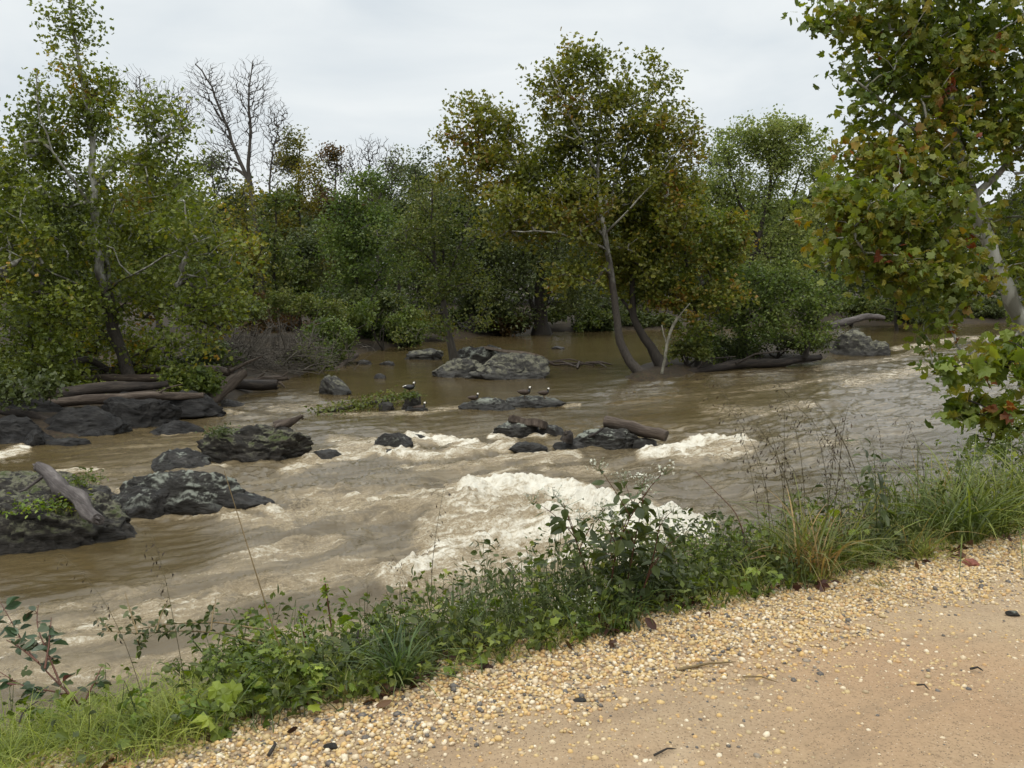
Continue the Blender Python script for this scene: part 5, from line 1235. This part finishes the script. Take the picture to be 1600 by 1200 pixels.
for i, (lab, px, back, m, n, L, sp, w_, dr, r0) in enumerate(TUFTS): tuft(lab, m, n, L, sp, w_, dr, r0, 10 + i, loc=bank_pt(px, back))
small = tuft('small green grass tuft mixed into the low plants along the gravel edge', 'grass', 42, .24, .55, .0055, .6, .05, 40, GR, loc=bank_pt(540, .05))
rr = random.Random(4)
for px in (380, 430, 505, 580, 735, 780, 845, 1050, 1090, 1130, 1215, 1300, 1360, 1395, 1545, 660):
    o = small.copy(); COL.objects.link(o); o.location = tuple(bank_pt(px, rr.uniform(.05, .5))); o.rotation_euler = (0, 0, rr.uniform(0, 6)); s_ = rr.uniform(.8, 1.35); o.scale = (s_,) * 3
sprig = tuft('tiny grass sprig growing alone in the gravel at right', 'grass', 16, .11, .6, .004, .5, .02, 41, loc=at(1378, 918, PATH_Z))

# seed grass: thin stalks hung with dark spikelets
def stalk(label, seed, h=1.0, lean=.35, nsp=20, group=None):
    R = np.random.default_rng(seed); root = thing('seed_stalk', label, 'grass', (0, 0, 0), group)
    t = np.linspace(0, 1, 12); pts = np.stack([lean * h * t ** 2.2, .03 * np.sin(t * 4) * h, h * (t - .16 * t ** 3)], 1); mb = MB()
    tube(mb, pts, np.linspace(.0022, .0008, 12), 4); mb.build('stem', M['stem_dry'], root)
    mb = MB(); a, s = [], []
    for i in range(nsp):
        u = R.uniform(.55, 1.0); k = u * 11; j = min(int(k), 10); p = pts[j] + (pts[j + 1] - pts[j]) * (k - j); q = p + np.array([R.normal() * .035 + .02, R.normal() * .035, -R.uniform(.0, .05)]) * (1.3 - u * .4)
        tube(mb, [p, (p + q) / 2 + np.array([0, 0, .012]), q], .0006, 3, 1); a.append(q); s.append(R.uniform(.017, .030))
    a = np.array(a); ax = np.tile([0.2, 0, -1.0], (len(a), 1)) + R.normal(size=a.shape) * .18
    leaves(mb, a, R.normal(size=a.shape), ax, np.array(s), 'spike'); mb.build('tassel', [M['seed'], M['stem_dry']], root)
    mb = MB(); blades(mb, R, 4, h * .5, .35, .007, .4, .01); mb.build('blade', M['grass'], root, smooth=False)
    return root
SG = [stalk('thin seed grass stalk with dark spikelets over the water at right', 1, 1.0, .28, 22, 'seed grass at the right of the bank'),
      stalk('thin seed grass stalk with dark spikelets over the water at right', 2, .9, .45, 18, 'seed grass at the right of the bank'),
      stalk('thin seed grass stalk with dark spikelets over the water at right', 3, 1.1, .15, 24, 'seed grass at the right of the bank')]
first = set()
def put_stalk(px, back, top, k, rz, label=None, group=None):
    p = bank_pt(px, back); need = P(px, top, p[1])[2] - p[2]; src = SG[k]; h0 = (1.0, .9, 1.1)[k] * .84; s_ = max(need / h0, .3)
    if k not in first: first.add(k); o = src; o.location = tuple(p); o.rotation_euler = (0, 0, rz)
    else: o = dup(src, p, rz, label=label, group=group)
    w2 = min(s_, 1.15); o.scale = (w2, w2, s_); return o
for i in range(38):
    px = rr.choice([rr.uniform(1150, 1460), rr.uniform(1220, 1420)]); put_stalk(px, rr.uniform(.15, .75), rr.uniform(595, 740) if i % 3 else rr.uniform(690, 770), i % 3, rr.uniform(2.0, 5.2))
for px, top, rz, lab in ((275, 835, 2.6, 'long seed grass stalk bending left over the brown water at left'), (210, 880, 2.9, 'low seed grass stalk above the rose like leaves at left'), (658, 790, 1.6, 'seed grass stalk standing alone in front of the rapids'), (640, 860, 2.9, 'bent seed grass stalk in front of the rapids, lower than its neighbour'), (560, 905, 2.2, 'short seed grass between the two green tipped shoots and the rapids'), (810, 840, 2.7, 'seed grass stalk left of the white flowered weed'), (1075, 760, .6, 'fine seed grass right of the white flowered weed'), (740, 870, 2.2, 'seed grass rising out of the dark small leaved plants')):
    put_stalk(px + 25, .3, top, rr.randrange(3), rz, lab, 'lone seed grass stalks')

# broad leaved weeds
def weed(label, h, nodes, lsize, kind, leafm, stemm, seed, branches=3, spread=.35, droop=.5, flowers=0, cat='weed', name='leafy_weed', group=None, aspect=1.0, loc=(0, 0, 0), pairs=2, stems=None, fsize=.012, low=.12, srad=.004):
    R = np.random.default_rng(seed); root = thing(name, label, cat, loc, group); ms, mf, fl = MB(), MB(), []
    lp, ln, la, ls = [], [], [], []
    def axis(p0, dr, L, k, sz, r):
        t = np.linspace(0, 1, 10)[:, None]; bend = R.normal(size=3) * .16; bend[2] = -abs(bend[2]) * .4
        pts = p0 + dr * L * t + bend * L * t ** 2; tube(ms, pts, np.linspace(r, r * .35, 10), 5)
        for i in range(k):
            u = low + (1 - low) * (i + .6) / k; q = u * 9; j = min(int(q), 8); c = pts[j] + (pts[j + 1] - pts[j]) * (q - j); a0 = i * 1.57 + R.uniform(-.4, .4)
            for m in range(pairs):
                a = a0 + m * 2 * PI / pairs; d = np.array([math.cos(a), math.sin(a), R.uniform(-.2, .5) - droop]); pet = c + nrm(d + np.array([0, 0, .6])) * sz * .22
                tube(ms, [c, pet], [.0014, .001], 3); lp.append(pet); la.append(d); ln.append(np.array([math.cos(a) * .3, math.sin(a) * .3, 1]) + R.normal(size=3) * .3); ls.append(sz * R.uniform(.65, 1.15) * (1.1 - .5 * u))
        return pts
    for b in (stems or [(np.zeros(3), None, 1.0)]):
        p0, dr, f = b; dr = nrm(np.array([R.normal() * .12, R.normal() * .12, 1.0])) if dr is None else nrm(np.array(dr, float))
        main = axis(np.asarray(p0, float), dr, h * f, nodes, lsize, srad); ends = [main[-1]]
        for i in range(branches):
            j = int(R.integers(3, 8)); a = R.uniform(0, 2 * PI); d = nrm(np.array([math.cos(a) * spread * 2, math.sin(a) * spread * 2, 1.0])); bp = axis(main[j], d, h * f * R.uniform(.25, .45), max(2, nodes // 2), lsize * .8, srad * .55); ends.append(bp[-1])
        fl += ends
    ms.build('stem', M[stemm], root)
    leaves(mf, np.array(lp), np.array(ln), np.array(la), np.array(ls), kind, 0, aspect); mf.build('foliage', M[leafm], root, smooth=False)
    if flowers:
        for e in fl:
            mb = MB(); q = e + R.normal(size=(flowers, 3)) * np.array([.028, .028, .014]) + np.array([0, 0, .012])
            for v in q[::3]: tube(mb, [e - np.array([0, 0, .02]), v], [.0012, .0008], 3, 1)
            rand_leaves(mb, q, R.uniform(.6, 1.3, flowers) * fsize, 'star5', R, .8, -.1); mb.build('blossom', [M['flower'], M['stem_green']], root, smooth=False)
    return root
pw = bank_pt(955, .22)
weed('tall white flowered weed with drooping dark leaves in front of the foam', .80, 8, .105, 'oval', 'fg_dark', 'stem_red', 3, 3, .32, .75, 24, 'flowering weed', 'flowering_weed', loc=pw, srad=.0048,
     stems=[((0, 0, 0), (-.10, .0, 1), 1.0), ((.05, .02, 0), (.16, .05, 1), .82), ((-.05, .03, 0), (-.32, .1, 1), .78), ((.1, 0, 0), (.42, .1, 1), .72), ((0, .08, 0), (.02, .2, 1), .80)])
weed('tall green weed with long drooping leaves between the grass clumps at right', .66, 10, .13, 'lance', 'fg_dark', 'stem_green', 5, 1, .2, .8, 0, 'weed', 'drooping_weed', loc=bank_pt(1370, .2), stems=[((0, 0, 0), (-.03, 0, 1), 1.0), ((.05, .02, 0), (.12, 0, 1), .75)], aspect=1.6)
weed('broad leaved weed at the right of the drooping weed foot', .26, 5, .10, 'oval', 'fg_dark', 'stem_green', 6, 1, .3, .4, loc=bank_pt(1395, .08), stems=[((0, 0, 0), None, 1.0), ((.06, 0, 0), None, .8)])
for px, back, top, lab, sd in ((520, .5, 912, 'tall red shoot with pale green tip in front of the rapids, right of a pair', 7), (478, .5, 965, 'shorter red shoot with pale green tip left of its taller twin', 8)):
    p = bank_pt(px, back); h = P(px, top, p[1])[2] - p[2]
    root = thing('green_tipped_shoot', lab, 'shoot', p); mb = MB(); pts = np.array([[0, 0, 0], [.01, 0, h * .35], [-.005, 0, h * .7], [-.02, 0, h]]); tube(mb, resample(pts, .05), .0035, 5); mb.build('stem', M['stem_red'], root)
    R = np.random.default_rng(sd); mb = MB(); q = np.array([-.02, 0, h]) + R.normal(size=(34, 3)) * np.array([.012, .012, .035]) - np.array([0, 0, .03]); rand_leaves(mb, q, R.uniform(.014, .03, 34), 'oval', R, .8, -.4); mb.build('tip_leaves', M['fg_bright'], root, smooth=False)
WEEDS = [(400, .22, .28, .055, 'lobed', 'fg_bright', 'bright maple leaved vine sprawling at the gravel edge at left'), (452, .10, .20, .06, 'lobed', 'fg_bright', 'bright lobed leaf vine low beside the blue green grass clump'), (345, .35, .36, .05, 'oval', 'fg_leaf', 'leafy green shrub sprout right of the rose like sprays'),
 (385, .5, .42, .055, 'oval', 'fg_leaf', 'broad leaved shrub sprout left of the pale grass clump'), (880, .06, .13, .05, 'oval', 'fg_bright', 'small yellow green weed standing alone on the gravel edge'), (945, .02, .10, .045, 'oval', 'fg_bright', 'tiny yellow green seedling on the gravel under the dark plants'), (815, .1, .16, .05, 'oval', 'fg_leaf', 'pale leaved weed left of the lone yellow green weed'),
 (260, .12, .2, .06, 'oval', 'fg_bright', 'bright broad leaf weed at the left end of the gravel'), (20, .5, .18, .055, 'lobed', 'fg_bright', 'bright vine leaves at the left picture edge'), (1120, .25, .40, .05, 'oval', 'fg_leaf', 'bushy light green weed right of the white flowered weed'), (1085, .4, .42, .045, 'oval', 'fg_bright', 'yellow green ferny weed in front of the foam'),
 (1160, .35, .38, .05, 'oval', 'fg_leaf', 'bushy weed left of the straw tipped grass'), (1210, .2, .28, .05, 'oval', 'fg_leaf', 'low leafy weed at the left foot of the straw tipped grass'), (1230, .5, .36, .045, 'lance', 'fg_leaf', 'narrow leaved weed behind the straw tipped grass'), (1060, .1, .25, .05, 'oval', 'fg_dark', 'dark leafy weed right of the white flowered weed foot'),
 (840, .3, .42, .05, 'lance', 'fg_dark', 'dark narrow leaved bushy weed left of the white flowered weed'), (770, .25, .38, .045, 'lance', 'fg_dark', 'dark fine leaved bushy weed right of the blue green grass'), (720, .2, .32, .045, 'lance', 'fg_dark', 'low dark fine leaved weed beside the blue green grass'), (905, .3, .5, .06, 'oval', 'fg_dark', 'dark oval leaved weed at the left foot of the white flowered weed'),
 (1000, .2, .4, .07, 'oval', 'fg_dark', 'shaded broad leaved weed under the white flowered weed'), (1040, .3, .46, .055, 'oval', 'fg_dark', 'dark leafy weed between the white flowers and the ferny weed'), (1545, .5, .52, .05, 'lance', 'fg_leaf', 'leafy weed rising among the grass at far right'), (1480, .6, .5, .045, 'oval', 'fg_leaf', 'light green weed behind the arching grass at far right'), (560, .3, .26, .05, 'oval', 'fg_leaf', 'leafy weed left of the blue green grass clump'), (600, .45, .3, .05, 'oval', 'fg_leaf', 'leafy weed behind the blue green grass clump'), (505, .25, .24, .05, 'oval', 'fg_dark', 'dark weed at the foot of the red shoots')]
for i, (px, back, h, ls, kd, lm, lab) in enumerate(WEEDS):
    weed(lab, h * .9, 6, ls, kd, lm, 'stem_green', 300 + i, 3, .4, .3, loc=bank_pt(px, back), stems=[(np.array([a * .07, b * .06, 0]), (a * .35, b * .3, 1), f) for a, b, f in ((-1, 0, .85), (1, .3, .9), (.1, -.3, 1), (.3, 1, .8), (-.5, 1, .9))][:5 if h > .22 else 2])
for i, px in enumerate((700, 735, 790, 830)):
    weed('small white aster like weed with dark seed heads among the fine leaved plants', .36, 7, .035, 'lance', 'fg_dark', 'stem_green', 340 + i, 5, .4, .2, 4, 'weed', 'aster_weed', 'aster weeds among the fine leaved plants', loc=bank_pt(px, .18 + .05 * (i % 2)), fsize=.0055)
weed('low white flowered weed at the gravel edge under the dark plants', .17, 5, .035, 'lance', 'fg_leaf', 'stem_green', 350, 5, .5, .2, 8, 'weed', 'aster_weed', loc=bank_pt(905, .06), fsize=.009)

# the red stemmed shrub at the left edge and the rose like sprays beside it
def spray(label, stems, leafm, stemm, lsize, kind, seed, name, dens=9, pairs=2, cat='shrub', droop=.35, rad=.005, back=.45, Yoff=0.0):
    R = np.random.default_rng(seed); p0 = bank_pt(stems[0][0][0], back); root = thing(name, label, cat, p0); ms, mf = MB(), MB(); lp, ln, la, ls = [], [], [], []
    for st in stems:
        pts = resample([P(x, y, p0[1] + Yoff + .08 * k) for k, (x, y) in enumerate(st)], .04); n = len(pts); tube(ms, pts, np.linspace(rad, rad * .35, n), 6)
        T = nrm(np.gradient(pts, axis=0))
        for i in range(int(dens * n / 8)):
            u = R.uniform(.25, 1); j = min(int(u * (n - 1)), n - 1); c = pts[j]
            for m in range(pairs):
                d = nrm(R.normal(size=3) + T[j] * .6); d[2] -= droop; d = nrm(d); pe = c + d * lsize * .25; tube(ms, [c, pe], [.0014, .001], 3)
                lp.append(pe); la.append(d); ln.append(np.array([0, -.35, 1]) + R.normal(size=3) * .45); ls.append(lsize * R.uniform(.6, 1.15))
    ms.build('stem', M[stemm], root, p0); leaves(mf, np.array(lp), np.array(ln), np.array(la), np.array(ls), kind); mf.build('foliage', M[leafm], root, p0, smooth=False); return root
spray('red stemmed shrub with dull green and purple brown leaves at the left edge', [[(125, 1100), (85, 1062), (45, 1020), (20, 975), (0, 940)], [(125, 1100), (90, 1080), (40, 1075), (0, 1050)], [(95, 1070), (70, 1010), (55, 975), (60, 945)], [(70, 1045), (78, 1000), (80, 965)], [(130, 1100), (150, 1060), (160, 1040)], [(60, 1035), (30, 1010), (10, 1000)]], 'fg_purple', 'stem_red', .058, 'oval', 21, 'red_stemmed_shrub', 11, 1, rad=.0042)
spray('arching rose like sprays of small paired leaves reaching over the water at left', [[(430, 1010), (350, 990), (290, 985), (220, 990), (150, 985)], [(420, 985), (340, 972), (270, 974), (200, 985)], [(215, 990), (205, 960), (195, 925)], [(245, 985), (250, 960), (262, 940)], [(330, 985), (332, 955), (338, 935)], [(170, 985), (160, 970), (150, 965)], [(215, 1000), (218, 1010), (222, 1015)]], 'fg_dark', 'stem_tan', .036, 'oval', 23, 'rose_spray', 9, 2, back=.5, rad=.004)
for x0, y0, x1, y1, x2, y2, lab, m in ((560, 1035, 556, 1010, 560, 985, 'black broken stem stub standing in front of the rapids', 'bark_dark'), (1160, 900, 1148, 870, 1136, 845, 'dead dark stem stub leaning left among the light green weeds', 'bark_dark'), (1163, 890, 1162, 855, 1160, 828, 'upright dark stem stub among the light green weeds', 'bark_dark'), (440, 1020, 420, 960, 350, 735, 'long dark grass stem rising diagonally across the water at left', 'stem_tan'), (1175, 870, 1150, 800, 1085, 735, 'thin orange stem arching left over the water at right of centre', 'stem_red'), (30, 1130, 28, 1110, 60, 1095, 'bare dark twig at the left edge below the red stemmed shrub', 'bark_dark'), (985, 1000, 1005, 1030, 960, 1050, 'fallen straw stems at the gravel edge below the white flowered weed', 'stem_tan'), (805, 905, 800, 890, 790, 885, 'curled dead black stem with shrivelled leaves left of the white flowered weed', 'bark_dark')):
    p = bank_pt(x0, .3 if 'fallen' not in lab else .02); Yp = p[1]; pts = resample([P(x0, y0, Yp), P(x1, y1, Yp + .03), P(x2, y2, Yp + .08)], .03); mb = MB(); r = .009 if 'stub' in lab else .0032
    tube(mb, pts, np.linspace(r, r * .45, len(pts)), 6, 0, .15, 2)
    if 'stub' in lab: q = pts[len(pts) // 2]; tube(mb, [q, q + np.array([.02, 0, .03])], [r * .6, r * .3], 5)
    tag(mb.build('dead_shoot', M[m], origin=pts[0]), lab, 'stem')
weed('greyish green sapling at the right edge under the near sycamore', .75, 9, .07, 'oval', 'fg_leaf', 'stem_green', 400, 4, .4, .2, 10, 'shrub', 'sapling', loc=bank_pt(1560, 1.0), stems=[((0, 0, 0), (.0, 0, 1), 1.0), ((.1, .02, 0), (.2, 0, 1), .85), ((-.1, .02, 0), (-.15, 0, 1), .8)], fsize=.010)

# a low sycamore shoot hanging over the bank at the right
def shoot():
    Y = 8.6; base = P(1640, 720, Y); base[2] = ground_z(base[0], base[1])[0] - .03
    tree('young_sycamore', 'young sycamore shoot with large lobed leaves over the water at the right edge', base,
         [([base] + TP(Y, (1625, 690), (1590, 660), (1550, 640), (1510, 625)), .02, .006), ([base] + TP(Y, (1640, 640), (1610, 590), (1570, 570), (1530, 560), (1480, 575)), .02, .005), ([base] + TP(Y, (1600, 700), (1560, 690), (1525, 680)), .015, .005)],
         [blob(1470, 585, Y, 26, 28, .22, .8), blob(1520, 570, Y, 40, 32, .3, 1), blob(1580, 560, Y, 45, 40, .3, .9), blob(1525, 640, Y, 40, 38, .3, 1), blob(1580, 650, Y, 45, 48, .35, 1.2), blob(1540, 700, Y, 36, 24, .3, .5), blob(1640, 620, Y, 50, 70, .3, .8)],
         90, 4, .14, .10, 'lobed', 'leaf_right', 'bark_dark', 444, twig=.0028, step=.12, shell=1.3, droop=.6, up=.45, cat='sapling')
shoot()
# ---------------------------------------------------------------- camera, sky, sun
cam = bpy.data.cameras.new('camera'); co = bpy.data.objects.new('camera', cam); COL.objects.link(co)
co.location = tuple(CAM); co.rotation_euler = (PI / 2 - PITCH, 0, 0)
cam.sensor_width = 36; cam.lens = 36 * F / 1600; cam.clip_end = 5000; cam.clip_start = .05
SC.camera = co

SUN_EL, SUN_AZ = math.radians(58), math.radians(200)
w = bpy.data.worlds.new('World'); SC.world = w; w.use_nodes = True
nt = w.node_tree; nt.nodes.clear()
out = nt.nodes.new('ShaderNodeOutputWorld'); bg = nt.nodes.new('ShaderNodeBackground')
sky = nt.nodes.new('ShaderNodeTexSky'); sky.sky_type = 'NISHITA'; sky.sun_disc = False
sky.sun_elevation = SUN_EL; sky.sun_rotation = SUN_AZ; sky.dust_density = 4
tc = nt.nodes.new('ShaderNodeTexCoord'); sep = nt.nodes.new('ShaderNodeSeparateXYZ')
nt.links.new(tc.outputs['Generated'], sep.inputs[0])
mpn = nt.nodes.new('ShaderNodeMapping'); mpn.inputs['Scale'].default_value = (1, 1, 3.2); nt.links.new(tc.outputs['Generated'], mpn.inputs[0])
nz = nt.nodes.new('ShaderNodeTexNoise'); nz.inputs['Scale'].default_value = 2.6; nz.inputs['Detail'].default_value = 5; nz.inputs['Roughness'].default_value = .5
nz.inputs['Distortion'].default_value = .4
nt.links.new(mpn.outputs[0], nz.inputs[0])
rp = nt.nodes.new('ShaderNodeValToRGB'); e = rp.color_ramp.elements
e[0].position = .34; e[0].color = (.72, .785, .83, 1); e[1].position = .60; e[1].color = (.90, .94, .95, 1)
nt.links.new(nz.outputs[0], rp.inputs[0])
# an overcast sky is brighter overhead than at the horizon
mr = nt.nodes.new('ShaderNodeMapRange'); mr.inputs[1].default_value = .30; mr.inputs[2].default_value = 1.0; mr.inputs[3].default_value = 10.0; mr.inputs[4].default_value = 27.0
nt.links.new(sep.outputs[2], mr.inputs[0])
ml = nt.nodes.new('ShaderNodeVectorMath'); ml.operation = 'SCALE'; nt.links.new(rp.outputs[0], ml.inputs[0]); nt.links.new(mr.outputs[0], ml.inputs['Scale'])
mx = nt.nodes.new('ShaderNodeMix'); mx.data_type = 'RGBA'; mx.inputs[0].default_value = .93
nt.links.new(sky.outputs[0], mx.inputs[6]); nt.links.new(ml.outputs[0], mx.inputs[7])
nt.links.new(mx.outputs[2], bg.inputs[0]); bg.inputs[1].default_value = .1
nt.links.new(bg.outputs[0], out.inputs[0])

sl = bpy.data.lights.new('sun', 'SUN'); sl.energy = 1.3; sl.angle = math.radians(25); sl.color = (1, .97, .92)
so = bpy.data.objects.new('sun', sl); COL.objects.link(so)
dv = Vector((math.sin(SUN_AZ) * math.cos(SUN_EL), math.cos(SUN_AZ) * math.cos(SUN_EL), math.sin(SUN_EL)))
so.rotation_euler = dv.to_track_quat('Z', 'Y').to_euler(); so.location = tuple(dv * 50)

SC.view_settings.view_transform = 'Standard'; SC.view_settings.look = 'None'
SC.view_settings.exposure = 0; SC.view_settings.gamma = 1; SC.view_settings.use_curve_mapping = False
SC.render.engine = 'CYCLES'
cy = SC.cycles
cy.max_bounces = 6; cy.diffuse_bounces = 4; cy.glossy_bounces = 2; cy.transmission_bounces = 4; cy.transparent_max_bounces = 4
cy.use_denoising = True
try: cy.denoiser = 'OPENIMAGEDENOISE'
except Exception: pass
cy.sample_clamp_indirect = 4
